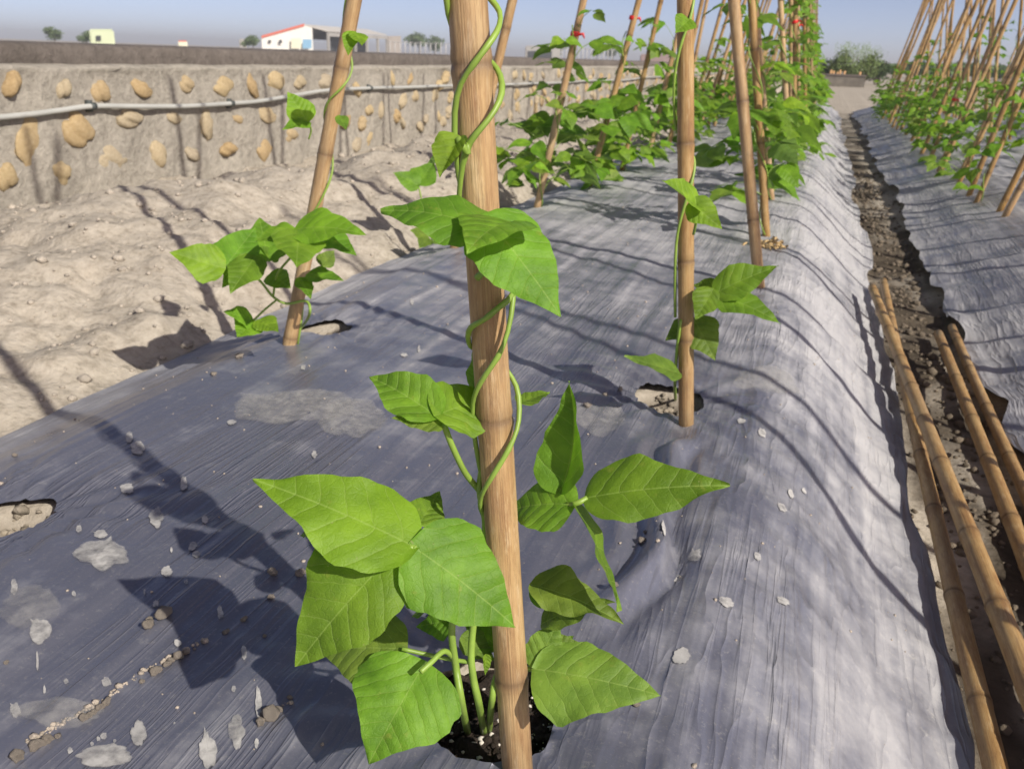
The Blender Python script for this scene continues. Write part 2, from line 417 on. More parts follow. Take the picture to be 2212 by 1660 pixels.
def terrain(x, y):
    x = np.asarray(x, float); y = np.asarray(y, float)
    z = bed_profile(x, y)
    n1 = fbm(x * .8, y * .8, 4, 3); n2 = fbm(x * 5, y * 5, 4, 8); n3 = fbm(x * 22, y * 22, 3, 12)
    # sandy strip between the bed and the stone wall
    strip = sstep(XL + .03, XL - .12, x)
    md = -.045 + .09 * np.exp(-((x + 1.75 + .12 * np.sin(y * 1.3)) / .38) ** 2) * (1 + .9 * n1) - .05 * sstep(-2.2, -2.7, x)
    md = md + .07 * n1 + .05 * n2 + .012 * n3
    z = z * (1 - strip) + md * strip
    far = sstep(17, 22, y)
    inbed = sstep(-.175, -.12, z) * (1 - strip)
    z = z + (n2 * .014 + n3 * .005) * (1 - .85 * inbed) * (1 - .3 * far)
    z = z - .022 * (1 - strip)                     # soil lies under the film
    z = z - .022 * sstep(1.12, .8, hole_q(x, y))
    c0 = HOLES[0]; z = z - .035 * sstep(1.45, 1.15, np.hypot((x - c0[0]) / c0[2], (y - c0[1]) / c0[3]))
    out = sstep(-3.1, -4.5, x)
    z = z * (1 - out) + (-.25) * out
    z = z + .35 * sstep(60, 300, np.hypot(x, y)) * 0
    return z

FOLD = (gp(1492, 945)[:2], gp(1300, 1400)[:2])
def film_bump(x, y):
    w = .0075 * fbm(x * 16, y * .9, 3, 21) + .012 * fbm(x * 2.2, y * 1.4, 3, 31) + .003 * fbm(x * 45, y * 2.4, 2, 37)
    for cx, cy, rx, ry in HOLES:
        dx, dy = x - cx, y - cy; r = np.hypot(dx, dy); an = np.arctan2(dy, dx)
        w = w + (.0045 * np.sin(17 * an + 5 * vnoise(an * 2 + 9, r * 8)) * np.exp(-r / .14) * sstep(.04, .08, r)) - .010 * np.exp(-(r / .085) ** 2)
    # one sharp fold pulled from the second hole towards the foreground one
    a, b = FOLD; t = b - a; ln = np.linalg.norm(t); t = t / ln
    u = (x - a[0]) * t[0] + (y - a[1]) * t[1]; v = (x - a[0]) * -t[1] + (y - a[1]) * t[0]
    v = v + .012 * np.sin(u * 14) + .006 * np.sin(u * 31)
    k = sstep(-.02, .08, u) * sstep(ln + .05, ln - .18, u)
    w = w + 1.6 * k * (.013 * np.exp(-(v / .012) ** 2) - .009 * np.exp(-((v - .022) / .010) ** 2) + .006 * np.exp(-((v + .045) / .012) ** 2))
    return w
def film_z(x, y, k=0):
    x = np.asarray(x, float); y = np.asarray(y, float)
    # cross-slope folds on the flanks
    xr = x - PERIOD * k
    flank = sstep(-.12, .05, xr) if k == 0 else (sstep(-.12, .05, xr) + sstep(XL + .30, XL + .12, xr))
    folds = .012 * fbm(y * 7 + x * 1.5, x * 1.2, 3, 41 + k) + .006 * fbm(y * 22, x * 2, 2, 43 + k)
    edge = .012 * sstep(XR - .04, XR, xr) + (0 if k == 0 else .010 * sstep(XL + .04, XL, xr))
    return bed_profile(x, y) + film_bump(x + 3.1 * k, y) * (1 if k == 0 else 1.2) + folds * flank * (1 if k == 0 else 2.0) + edge * (.4 + vnoise(y * 6, y * 0, 5))

def ysteps(y0, s0, y1, g, smax):
    ys = [y0]; s = s0
    while ys[-1] < y1:
        ys.append(ys[-1] + s)
        if ys[-1] > 1.7: s = min(s * g, smax)
    return np.array(ys)

# ground sheet: fine near the camera, coarse out to the horizon
xs = np.concatenate([-np.geomspace(900, 5.2, 26), np.arange(-5, -3.0, .25), np.arange(-3.0, -1.05, .022), np.arange(-1.05, .2, .012), np.arange(.2, .5, .008),
                     np.arange(.5, 2.2, .03), np.arange(2.2, 14, .1), np.geomspace(14.5, 900, 26)])
ys = np.concatenate([-np.geomspace(400, 1, 12), np.arange(-.8, .25, .06), ysteps(.28, .012, 18, 1.017, .16), np.geomspace(18.5, 1600, 40)])
GX, GY = np.meshgrid(xs, ys)
GZ = terrain(GX, GY)
moist = np.zeros_like(GX)
for k in range(5):
    moist = np.maximum(moist, sstep(.16, .08, np.abs(GX - (.345 + PERIOD * k) + .03 * fbm(GX * 3, GY * 3, 2, 5))))
moist = moist * sstep(-.5, .15, fbm(GX * 7, GY * 3, 4, 77)) * (1 - sstep(5, 14, GY) * .55) * (1 - sstep(BED_END, BED_END + 1, GY))
moist = np.maximum(moist, .75 * sstep(1.2, .8, hole_q(GX, GY)) * (fbm(GX * 30, GY * 30, 2, 3) + .6))
g = link('ground', grid_mesh('ground', GX, GY, GZ, SAND, attrs={'moist': np.clip(moist, 0, 1)})); prop(g, kind='structure')

def make_bed_film(k, label):
    ys = ysteps(.1, .0075, BED_END - .03, 1.02, .09) if k == 0 else ysteps(.8, .018, BED_END - .03, 1.02, .09)
    nx = 190 if k == 0 else 110
    s = np.linspace(0, 1, nx)
    S, Y = np.meshgrid(s, ys)
    xl = XL + PERIOD * k + .05 * vnoise(Y * 1.1, Y * 0 + k, 61) + .03 * vnoise(Y * 5, Y * 0 + k, 62) + .012 * vnoise(Y * 19, Y * 0 + k, 65)
    xr = XR + PERIOD * k + .05 * vnoise(Y * 1.3, Y * 0 + k, 63) + .025 * vnoise(Y * 5.5, Y * 0 + k, 64)
    if k > 0: xl = xl + .02 * vnoise(Y * 9, Y * 0, 66)
    X = xl + (xr - xl) * S
    keep = None
    if k == 0:
        # snap the rim of each planting hole to its outline, then drop the faces inside
        for _ in range(2):
            for cx, cy, rx, ry in HOLES:
                dx, dy = X - cx, Y - cy; an = np.arctan2(dy, dx)
                rr = 1 + .07 * np.sin(3 * an + cx * 40) + .05 * np.sin(5 * an + cy * 30)
                q = np.hypot(dx / rx, dy / ry) / rr
                band = np.abs(q - 1) < .085
                X = np.where(band, cx + dx / np.maximum(q, .1), X); Y = np.where(band, cy + dy / np.maximum(q, .1), Y)
        q = hole_q(X, Y)
        ins = q < .97
        keep = ~(ins[:-1, :-1] | ins[1:, :-1] | ins[:-1, 1:] | ins[1:, 1:])
    Z = film_z(X, Y, k)
    xx = X - PERIOD * k
    dust = .2 + .45 * sstep(-.2, .16, xx) + .18 * sstep(.08, .2, xx) + .4 * sstep(XL + .2, XL, xx) + .6 * sstep(.7, 2.8, Y)
    if k > 0: dust = .75 + 0 * xx
    crease = .08 + .92 * sstep(-.25, .1, xx) + (.6 * sstep(XL + .3, XL + .1, xx) if k else 0)
    me = grid_mesh('mulch_film', X, Y, Z, FILM, keep, {'dust': np.clip(dust, 0, 1), 'crease': np.clip(crease, 0, 1)})
    o = link('mulch_film', me); prop(o, label, 'plastic film', 'plastic mulch films laid over the beds'); return o
film = make_bed_film(0, 'dark grey plastic mulch film over the near bed, spattered with dried mud')
make_bed_film(1, 'bluish grey plastic mulch film on the bed right of the furrow')
make_bed_film(2, 'grey plastic mulch film on the farthest bed at the right edge')

# ------------------------------------------------------------------ stone wall on the left
WX = -2.75
def wall_left():
    root = empty('stone_wall', (WX, 10, -.15))
    prop(root, 'low concrete wall with yellow river cobbles set in it and a dark coping', 'wall')
    off = Vector(root.location)
    ys = np.concatenate([np.arange(-3, 12, .05), np.arange(12, 39.2, .3)])
    zs = np.linspace(-.3, .386, 16)
    Yg, Zg = np.meshgrid(ys, zs)
    Xg = WX + .022 * fbm(Yg * 3, Zg * 3, 3, 90) + .020 * fbm(Yg * 11, Zg * 11, 4, 91)
    # sloping mortar ledge, then nothing: the coping stands behind it
    led = [(.005, .398), (-.02, .408), (-.05, .413), (-.10, .414)]
    for dx, z in led:
        Xg = np.vstack([Xg, WX + dx + .010 * fbm(ys * 6, ys * 0 + z, 3, 92)]); Yg = np.vstack([Yg, ys]); Zg = np.vstack([Zg, z + .006 * fbm(ys * 5, ys * 0, 3, 93)])
    me = grid_mesh('wall_body', Xg - off.x, Yg - off.y, Zg - off.z, CONC); link('wall_body', me, root)
    prof = [(-.052, .405), (-.050, .44), (-.054, .474), (-.07, .484), (-.12, .489), (-.25, .491), (-.26, .40), (-.26, -.3)]
    Xc = np.array([[WX + dx] * len(ys) for dx, z in prof]); Zc = np.array([[z] * len(ys) for dx, z in prof]); Yc = np.array([ys] * len(prof))
    Xc[:4] += .010 * fbm(Yc[:4] * 9, Zc[:4] * 30, 3, 95); Zc[2:5] += .004 * fbm(Yc[2:5] * 4, Xc[2:5], 3, 96)
    me = grid_mesh('coping', Xc - off.x, Yc - off.y, Zc - off.z, COPING); link('coping', me, root)
    # cobbles: the near ones where the photograph has them, then on in three loose rows
    rng = random.Random(5); var = [blob_mesh('cobble', rng, COBBLE, sub=3, sx=.5, sy=1, sz=1, rough=.7) for _ in range(7)]
    spots = []
    Z1 = .3362
    for x, y, wpx, hpx, rot in ((70, 545, 70, 165, -40), (405, 570, 62, 130, -30), (645, 590, 100, 140, -25), (915, 570, 115, 120, 0), (1200, 545, 75, 90, 0), (1430, 560, 100, 105, 0),
                      (1615, 550, 95, 120, -30), (1775, 525, 90, 105, 0), (1930, 525, 65, 80, 0), (180, 915, 170, 290, -58), (490, 840, 160, 185, -15), (825, 765, 130, 100, 0), (1110, 750, 95, 95, 0),
                      (1330, 800, 90, 165, -45), (1530, 755, 80, 85, 0), (1720, 735, 110, 120, 0), (385, 1105, 95, 165, 35), (725, 1025, 150, 150, 0), (1010, 1000, 85, 150, 0), (1245, 990, 90, 95, 0),
                      (1465, 955, 85, 80, 0), (1700, 970, 75, 115, -15), (1860, 865, 80, 90, 0), (2090, 530, 70, 90, 0), (35, 1130, 110, 170, -20)):
        p = px(x * Z1, y * Z1, WX); dep = p[1] * .0
        d = float(np.linalg.norm(p - O) / np.linalg.norm(ray(x * Z1, y * Z1)))
        fs = abs(ray(x * Z1, y * Z1)[0]) / np.linalg.norm(ray(x * Z1, y * Z1)[:2])   # sideways foreshortening
        k = Z1 / KD / FPX * d / 2
        spots.append((p[1], p[2], wpx * k / max(fs, .35), hpx * k, rot))
    y = 4.85
    while y < 32:
        for zc in (.30, .17, .05, -.03):
            if rng.random() < .8 - .25 * (zc < 0): spots.append((y + rng.uniform(-.13, .13), zc + rng.uniform(-.04, .04), rng.uniform(.035, .062), rng.uniform(.03, .055), rng.uniform(-45, 45)))
        y += .26 if y < 14 else .36
    for y, z, a, b_, rot in spots:
        o = link('cobble', var[rng.randrange(7)], root, (-.002 + rng.uniform(-.006, .005), y - off.y, z - off.z))
        o.scale = (rng.uniform(.035, .06), a, b_); o.rotation_euler = (math.radians(rot), 0, 0)
wall_left()

# conduit along the wall
Z1 = .3362
pp = [px(x, y, WX + .03) for x, y in ((-260, 275), (-60, 258), (60, 247), (130, 238), (200, 229), (300, 229.5), (400, 229), (500, 223), (560, 218), (640, 205), (705, 195), (800, 190), (890, 188), (960, 185), (1040, 184), (1100, 182), (1150, 180), (1215, 178))]
for i in range(1, 14): pp.append(np.array([WX + .03, pp[-1][1] + 1.6, .24 + .012 * math.sin(i * 2.3)]))
b = MB(); b.tube(spline(pp, 5), .0105, 10)
pipe = link('conduit_pipe', b.mesh('conduit_pipe', PIPE)); prop(pipe, 'thin grey plastic conduit running along the cobble wall', 'pipe')
for i in (4, 7, 11, 14, 16, 18, 20, 22):
    p = pp[i]; b = MB(); b.tube([(0, -.012, 0), (0, .012, 0)], .0145, 10); b.box(-.03, -.006, -.008, .008, -.022, .022)
    link('pipe_clip', b.mesh('pipe_clip', CLIP), pipe, p)

# far wall across the end of the furrows
def far_wall():
    y = 38.3; root = empty('end_wall', (-.6, y, -.2)); prop(root, 'plain grey concrete wall closing the far end of the furrow', 'wall')
    b = MB(); b.box(-2.1, 1.99, 0, .18, -.1, .385); link('wall_body', b.mesh('wall_body', plain('weathered_grey_concrete', (.17, .155, .13), .9, .3, 3, .01), False), root)
    b = MB(); b.box(-2.12, 2.02, -.03, .21, .387, .45); link('coping', b.mesh('coping', COPING, False), root)
far_wall()

# ------------------------------------------------------------------ bamboo poles
ORD = 'first second third fourth fifth sixth seventh eighth ninth tenth eleventh twelfth thirteenth fourteenth fifteenth sixteenth seventeenth eighteenth nineteenth twentieth'.split()
ORD += ['twenty-' + o for o in ORD[:9]]
def pole_mesh(length, r0, r1, seg, rng, nodes=None, ring=None):
    """culm along +Z with swollen nodes; nodes: heights of the joints"""
    if nodes is None:
        nodes = []; z = rng.uniform(.05, .2)
        while z < length: nodes.append(z); z += rng.uniform(.17, .27)
    pts = [(0., 1., 0.)]; 
    for z in nodes:
        for dz, k, a in ((-.016, 1.0, 0), (-.008, 1.04, .2), (-.0035, 1.10, .55), (-.0008, 1.06, 1.), (.001, 1.02, 1.), (.004, 1.075, .6), (.011, 1.015, .35), (.035, 1.0, .1)):
            if 0 < z + dz < length and z + dz > pts[-1][0] + 1e-4: pts.append((z + dz, k, a))
    pts.append((length, 1., 0))
    dense = [pts[0]]
    for p in pts[1:]:
        gap = p[0] - dense[-1][0]; k = int(gap / .1)
        for i in range(1, k + 1): dense.append((dense[-1][0] + gap / (k + 1), .992, 0))
        dense.append(p)
    cx = rng.uniform(-.5, .5); cy = rng.uniform(-.5, .5); bend = rng.uniform(.3, 1)
    co = []; rad = []; at = []
    for z, k, a in dense:
        t = z / length; s = math.sin(math.pi * t) * bend * .02
        co.append((cx * s, cy * s, z)); rad.append((r0 + (r1 - r0) * t) * k); at.append(a)
    b = MB(); b.tube(co, rad, seg, True, True, at)
    return b, nodes, co
def set_axis(o, p0, d):
    d = Vector(d).normalized(); q = Vector((0, 0, 1)).rotation_difference(d)
    o.rotation_mode = 'QUATERNION'; o.rotation_quaternion = q; o.location = Vector(p0)
def hero_pole(p0, d, length, r0, r1, label, seed, nodes=None, group='upright bamboo poles', sink=.04):
    rng = random.Random(seed); d = Vector(d).normalized(); p0 = Vector(p0) - d * sink
    nd = None if nodes is None else [z + sink for z in nodes]
    b, nd, co = pole_mesh(length, r0, r1, 28, rng, nd)
    o = link('bamboo_pole', b.mesh('bamboo_pole', BAMBOO, attr='node')); set_axis(o, p0, d)
    prop(o, label, 'bamboo pole', group)
    for z in nd:                                    # pale sheath scar just under each joint
        if z > length - .03: continue
        t = z / length; r = (r0 + (r1 - r0) * t) * 1.05
        c = min(co, key=lambda q: abs(q[2] - z))
        bb = MB(); k = 28; wv = rng.uniform(0, 6)
        for i in range(k + 1):
            for dz, rr in ((-.0035, .985), (-.0032, 1.012), (-.0022, 1.016), (-.0018, .985)):
                an = 2 * math.pi * i / k
                bb.v.append((c[0] + r * rr * math.cos(an), c[1] + r * rr * math.sin(an), z + dz + .0009 * math.sin(an * 2 + wv)))
        for i in range(k):
            for j in range(3): bb.f.append((i * 4 + j, i * 4 + 4 + j, i * 4 + 5 + j, i * 4 + 1 + j))
        link('node_ring', bb.mesh('node_ring', RING), o)
    return o
RING = plain('node_scar', (.46, .36, .22), .7, .35, 90)
POLES = {}
def track(p0, top): return Vector(top) - Vector(p0)

# near poles, from base and top pixels; all stand on their row
C_TOP = py(1020, 0, C0[1])
cdir = track(C0, C_TOP)
def c_h(Y):                                # length along the centre pole seen at picture row Y
    lo, hi = 0., 1.2
    for _ in range(40):
        mdl = (lo + hi) / 2; p = np.array(Vector(C0) + cdir.normalized() * mdl) - O
        c = RC.T @ p; yy = (384 - c[1] / -c[2] * FPX) * KD
        if yy > Y: lo = mdl
        else: hi = mdl
    return lo
hero_pole(C0, cdir, 2.2, .0115, .0110, 'thick bamboo pole in the foreground with a vine coiled round it', 1,
          [c_h(1462), c_h(905), c_h(140), .78, 1.0, 1.24, 1.5, 1.75, 2.0], sink=.03)
R2 = gp(1482, 908); R2T = py(1476, 0, R2[1])
hero_pole(R2, track(R2, R2T), 2.25, .0112, .0105, 'upright bamboo pole standing in a round soil hole right of centre', 2, [.125, .24, .40, .62, .84, 1.1, 1.4, 1.7, 2.0])
L1 = gp(624, 748, -.01); L1T = py(768, 0, L1[1])
hero_pole(L1, track(L1, L1T), 2.35, .0122, .0108, 'slanting bamboo pole at the left beside the sandy strip', 3, [.02, .2, .36, .5, .66, .86, 1.1, 1.4, 1.7, 2.0])
R3 = gp(1640, 616); R3T = py(1588, 0, R3[1])
hero_pole(R3, track(R3, R3T), 2.3, .0135, .0125, 'pale bamboo pole leaning left beside the heap of dry husks', 4, [.16, .43, .68, .9, 1.2, 1.5, 1.8, 2.1])
R4 = gp(1655, 505); R4T = py(1622, 0, R4[1])
hero_pole(R4, track(R4, R4T), 2.3, .0125, .0115, 'bamboo pole just behind the pale leaning one, shaded at its foot', 5, [.28, .55, .8, 1.05, 1.3, 1.6, 1.9])
L3 = gp(1160, 448, -.005); L3T = py(1258, 0, L3[1])
hero_pole(L3, track(L3, L3T), 2.3, .0125, .011, 'bamboo pole with a red tie behind the foreground pole', 6, None)
L3B = Vector((-.93, 2.3, -.02)); L3BT = py(1103, 0, 2.3)

# pole stock for the rows behind
rngp = random.Random(11)
STOCK = []
for i in range(6):
    b, _, _ = pole_mesh(2.3, rngp.uniform(.0115, .0135), rngp.uniform(.0095, .0115), 12, rngp)
    STOCK.append(b.mesh('bamboo_pole', BAMBOO, attr='node'))
def stock_pole(p0, d, label, group, i=None, sink=.03):
    d = Vector(d).normalized()
    o = link('bamboo_pole', STOCK[rngp.randrange(6) if i is None else i % 6]); set_axis(o, Vector(p0) - d * sink, d)
    # spin round its own axis so that copies differ
    o.rotation_quaternion = o.rotation_quaternion @ Vector((0, 0, 1)).rotation_difference(Vector((0, 0, 1)))
    prop(o, label, 'bamboo pole', group); return o
TIE = None
def tie(o, h, r=.0135):
    b = MB(); k = 14
    for j, (dz, rr) in enumerate(((-.008, 1.02), (-.007, 1.12), (.006, 1.15), (.008, 1.02))):
        for i in range(k): an = 2 * math.pi * i / k; b.v.append((r * rr * math.cos(an), r * rr * math.sin(an), h + dz + .002 * math.sin(an + 1)))
    for j in range(3):
        for i in range(k): b.f.append((j * k + i, j * k + (i + 1) % k, (j + 1) * k + (i + 1) % k, (j + 1) * k + i))
    b.tube([(r, 0, h), (r + .012, .006, h + .004), (r + .02, .004, h - .008)], [.004, .005, .002], 6)
    link('red_tie', b.mesh('red_tie', RED), o)
for o in list(bpy.data.objects):
    if o.name.startswith('bamboo_pole') and 'with a red tie' in o.get('label', ''): tie(o, .63)

POLE_AT = []                                # (base, direction, row, tied) of every row pole, for the plants
def row(xc, y0, n, step, lean, rowname, group, seed, extra=.0):
    rg = random.Random(seed)
    for i in range(n):
        y = y0 + i * step + rg.uniform(-.08, .08)
        if y > BED_END - .4: break
        x = xc + rg.uniform(-.035, .035)
        ln = lean + rg.uniform(-.05, .05)
        p = (x, y, float(film_z(x, y, 0 if xc < .3 else 1)) if xc < 1.9 else 0)
        d = (ln, rg.uniform(-.05, .05), 1)
        o = stock_pole(p, d, f'{ORD[i]} thin bamboo pole from the front in {rowname}', group)
        POLE_AT.append((p, d, rowname, i))
        if rg.random() < .3 and y < 9: tie(o, rg.uniform(.3, .8))
        if rg.random() < extra:
            stock_pole((x + rg.uniform(-.03, .03), y + rg.uniform(.12, .3), p[2]), (ln + rg.uniform(-.06, .06), rg.uniform(-.06, .06), 1), f'extra bamboo pole close behind the {ORD[i]} of {rowname}', group)
GP1 = 'bamboo poles in the near bed'; GP2 = 'bamboo poles in the right bed'; GP3 = 'bamboo poles in the far right beds'
o = stock_pole(L3B, Vector(L3BT) - L3B, 'bamboo pole partly hidden behind the foreground pole, near its top', GP1, 2)
row(-.89, 3.72, 19, .66, .19, "the near bed's left row", GP1, 21, .3)
row(-.115, 3.6, 19, .66, -.17, "the near bed's right row", GP1, 22, .2)
row(.735, 4.02, 17, .62, .225, "the right bed's left row", GP2, 23, .5)
row(1.45, 4.3, 17, .66, -.10, "the right bed's right row", GP2, 24, .5)
row(2.29, 6.2, 14, .68, .2, "the far right bed's left row", GP3, 25, .2)
row(3.0, 7.6, 12, .7, -.12, "the far right bed's right row", GP3, 26, .2)

# poles of the right bed that stand beyond the picture's right edge; their shadows cross the near bed
rgo = random.Random(61)
for k in range(5):
    for xc, ln in ((.735, .225), (1.45, -.12)):
        y = .75 + k * .64 + rgo.uniform(-.08, .08)
        stock_pole((xc, y, 0), (ln + rgo.uniform(-.05, .05), rgo.uniform(-.06, .06), 1), "bamboo pole of the right bed beyond the picture's right edge", 'bamboo poles beyond the right edge')

# loose poles lying in the furrow
def lying(p, q, z0, z1, r0, r1, label, seed):
    a = Vector(gp(*p, z=z0)); b_ = Vector(gp(*q, z=z1)); d = b_ - a
    rng = random.Random(seed); ln = d.length * 1.0 + .75
    b, nd, co = pole_mesh(ln, r0, r1, 20, rng)
    o = link('bamboo_pole', b.mesh('bamboo_pole', BAMBOO, attr='node')); set_axis(o, a, d)
    prop(o, label, 'bamboo pole', 'loose bamboo poles lying in the furrow'); return o
lying((1884, 620), (2085, 1132), -.105, -.125, .0115, .0145, 'loose bamboo pole lying on top of another, nearest the film edge', 31)
lying((1908, 606), (2031, 1132), -.130, -.152, .0110, .0125, 'loose bamboo pole crossing underneath another in the furrow', 32)
lying((2027, 720), (2185, 1132), -.145, -.155, .0115, .0135, 'loose bamboo pole with a clean cut end in the middle of the furrow', 33)
lying((2056, 706), (2213, 1042), -.155, -.165, .0105, .0120, 'loose brownish bamboo pole farthest right in the furrow', 34)

# ------------------------------------------------------------------ bean leaves
PROF = [(0, .0), (.015, .15), (.05, .285), (.11, .39), (.19, .455), (.28, .48), (.38, .465), (.48, .415), (.58, .345), (.68, .262), (.78, .178), (.87, .105), (.94, .05), (.98, .018), (1, .0)]
PU = np.array([p[0] for p in PROF]); PW = np.array([p[1] for p in PROF])
def leaf_mesh(name, material, nu=26, nv=9, width=.78, fold=.25, droop=.25, curl=.15, asym=0., twist=0., wave=.02, seed=0, quilt=.008):
    """one leaflet, unit length along +Y from its base, face towards +Z"""
    rg = np.random.RandomState(seed)
    b = MB(); t = (1 - np.cos(np.linspace(0, math.pi, nu + 1))) / 2
    t = t * .55 + np.linspace(0, 1, nu + 1) * .45
    ph = rg.rand() * 6; ph2 = rg.rand() * 6
    for i, u in enumerate(t):
        w0 = np.interp(u, PU, PW) * width
        for j in range(-nv, nv + 1):
            s = j / nv; sd_ = 1 + asym * (1 if s > 0 else -1) * (1 - u)
            w = w0 * sd_ * (1 + .05 * math.sin(13 * u + ph * 2 + (2 if s > 0 else 0)) * min(1, 3 * u) + .025 * math.sin(37 * u + ph2 + (1 if s > 0 else 4)))
            x = s * w; y = u
            back = .07 * max(0, abs(s) - .12) * (1 - u) ** 5            # rounded ears behind the stalk
            y -= back * width
            av = abs(x)
            z = fold * av - droop * u * u - curl * av * av * 2.2
            z += wave * math.sin(9 * u + ph + (1.7 if s > 0 else 0)) * abs(s) ** 2 * (.3 + w0)
            z += .035 * math.sin(4.1 * u + ph2) * s * (.3 + w0) + .5 * wave * math.sin(21 * u + ph2 + s * 2) * abs(s) ** 3 * (.3 + w0)
            phase = (u - .95 * (av ** 1.15)) * 6.2
            tri = abs(((phase + .5) % 1) - .5) * 2
            z += quilt * (math.sqrt(max(tri, 0)) - .6) * min(1, abs(s) * 4) * (1 - abs(s) ** 4) * min(1, w0 * 4)
            a = twist * u
            xr, zr = x * math.cos(a) - z * math.sin(a) * .0, z + x * math.sin(a)
            b.v.append((xr, y, zr)); b.uv.append((x + .5, u))
    c = 2 * nv + 1
    for i in range(nu):
        for j in range(2 * nv):
            q = (i * c + j, i * c + j + 1, (i + 1) * c + j + 1, (i + 1) * c + j)
            b.f.append(q)
    return b.mesh(name, material)
def leaf_obj(me, base, tip, nrm, parent, name='leaf', scale_w=1.):
    base = Vector(base); ax = Vector(tip) - base; ln = ax.length; ax.normalize()
    n = Vector(nrm); n = (n - ax * n.dot(ax)).normalized(); s = ax.cross(n)
    M = Matrix((( s.x * ln * scale_w, ax.x * ln, n.x * ln), (s.y * ln * scale_w, ax.y * ln, n.y * ln), (s.z * ln * scale_w, ax.z * ln, n.z * ln))).to_4x4()
    M.translation = base - Vector(parent.location)
    o = bpy.data.objects.new(name, me); COL.objects.link(o); o.parent = parent; o.matrix_basis = M
    return o
RIGHT = Vector(RC[:, 0]); 
def hero_leaf(par, bx, by, tx, ty, db, dt, n=(1, .6, 0), material=LEAF, seed=0, petiole=None, **k):
    """base and tip by pixel and optical depth; n = (towards camera, up, right) mix for the face"""
    B = Vector(P(bx, by, db)); T = Vector(P(tx, ty, dt)); mid = (B + T) / 2
    v = (Vector(O) - mid).normalized(); up = Vector((0, 0, 1))
    nn = v * n[0] + up * n[1] + RIGHT * n[2]
    kk = dict(width=.78, fold=.22, droop=.0, curl=.2, seed=seed, wave=.05); kk.update(k)
    # droop keeps base and tip where they are: bow the blade instead
    dr = kk['droop']; kk['droop'] = 0
    me = leaf_mesh('leaf', material, **kk)
    if dr:
        co = np.empty(len(me.vertices) * 3, np.float32); me.vertices.foreach_get('co', co); co = co.reshape(-1, 3)
        co[:, 2] += dr * co[:, 1] * (1 - co[:, 1]) * 1.6; me.vertices.foreach_set('co', co.ravel()); me.update()
    return leaf_obj(me, B, T, nn, par)
def stem_obj(par, pts, r, name='stem', seg=8, n=6, r1=None):
    pts = spline([Vector(p) - Vector(par.location) for p in pts], n); k = len(pts)
    r1 = r if r1 is None else r1
    b = MB(); b.tube(pts, [r + (r1 - r) * i / (k - 1) for i in range(k)], seg)
    return link(name, b.mesh(name, STEM), par)
_jit = random.Random(3)
def twine(par, p0, d, keys, rp, r, name='vine', r1=None):
    """vine coiled round a pole: keys (distance along the pole, angle in degrees; 0 right, 90 towards the camera, 180 left)"""
    d = Vector(d).normalized(); f = Vector((0, -1, 0)); f = (f - d * f.dot(d)).normalized()
    fc = Vector((O[0] - p0[0], O[1] - p0[1], 0)).normalized(); f = (fc - d * fc.dot(d)).normalized(); rt = d.cross(f) * -1
    if rt.dot(RIGHT) < 0: rt = -rt
    pts = []
    for (h0, a0), (h1, a1) in zip(keys[:-1], keys[1:]):
        k = max(2, int(abs(a1 - a0) / 14))
        for i in range(k):
            t = i / k; h = h0 + (h1 - h0) * t; a = math.radians(a0 + (a1 - a0) * t)
            pts.append(Vector(p0) + d * h + (rt * math.cos(a) + f * math.sin(a)) * (rp + abs(_jit.gauss(0, .0009))) + d * _jit.gauss(0, .0012) - Vector(par.location))
    b = MB(); k = len(pts); r1 = r if r1 is None else r1
    # smooth
    for _ in range(2): pts = [pts[0]] + [(pts[i - 1] + pts[i] * 2 + pts[i + 1]) / 4 for i in range(1, k - 1)] + [pts[-1]]
    b.tube(pts, [(r + (r1 - r) * i / (k - 1)) * (1 + .10 * math.sin(i * .9) + .25 * (i % 23 == 11)) for i in range(k)], 8)
    return link(name, b.mesh(name, STEM), par)

# ---- foreground plant
def cdep(Y):                                 # optical depth of the centre pole at picture row Y
    p = np.array(Vector(C0) + cdir.normalized() * c_h(Y)) - O
    return float(-(RC.T @ p)[2])
CP = empty('bean_plant', Vector(gp(1040, 1575)))
prop(CP, 'bean plant with large heart-shaped leaves climbing the foreground pole', 'bean plant', 'bean plants')
def CL(bx, by, tx, ty, ob, ot, **k):         # offsets from the pole depth, negative = nearer
    return hero_leaf(CP, bx, by, tx, ty, cdep(by) + ob, cdep(ty) + ot, **k)
# top trifoliate
CL(1052, 492, 822, 455, -.035, -.02, n=(.6, 1, .1), width=.74, seed=1, fold=.12, droop=.16, curl=.35, asym=.1, quilt=.016)
CL(1050, 470, 1212, 684, -.03, -.055, n=(1, .75, .1), width=.74, seed=2, fold=.10, droop=.10, curl=.25, quilt=.014)
CL(1105, 478, 1008, 545, -.03, -.075, n=(.6, 1, -.2), width=.95, seed=3, fold=.25, droop=.2, curl=.2)
stem_obj(CP, [P(1030, 600, cdep(600) - .012), P(1055, 575, cdep(575) - .016), P(1075, 540, cdep(540) - .022), P(1062, 490, cdep(490) - .03)], .0022, 'petiole')
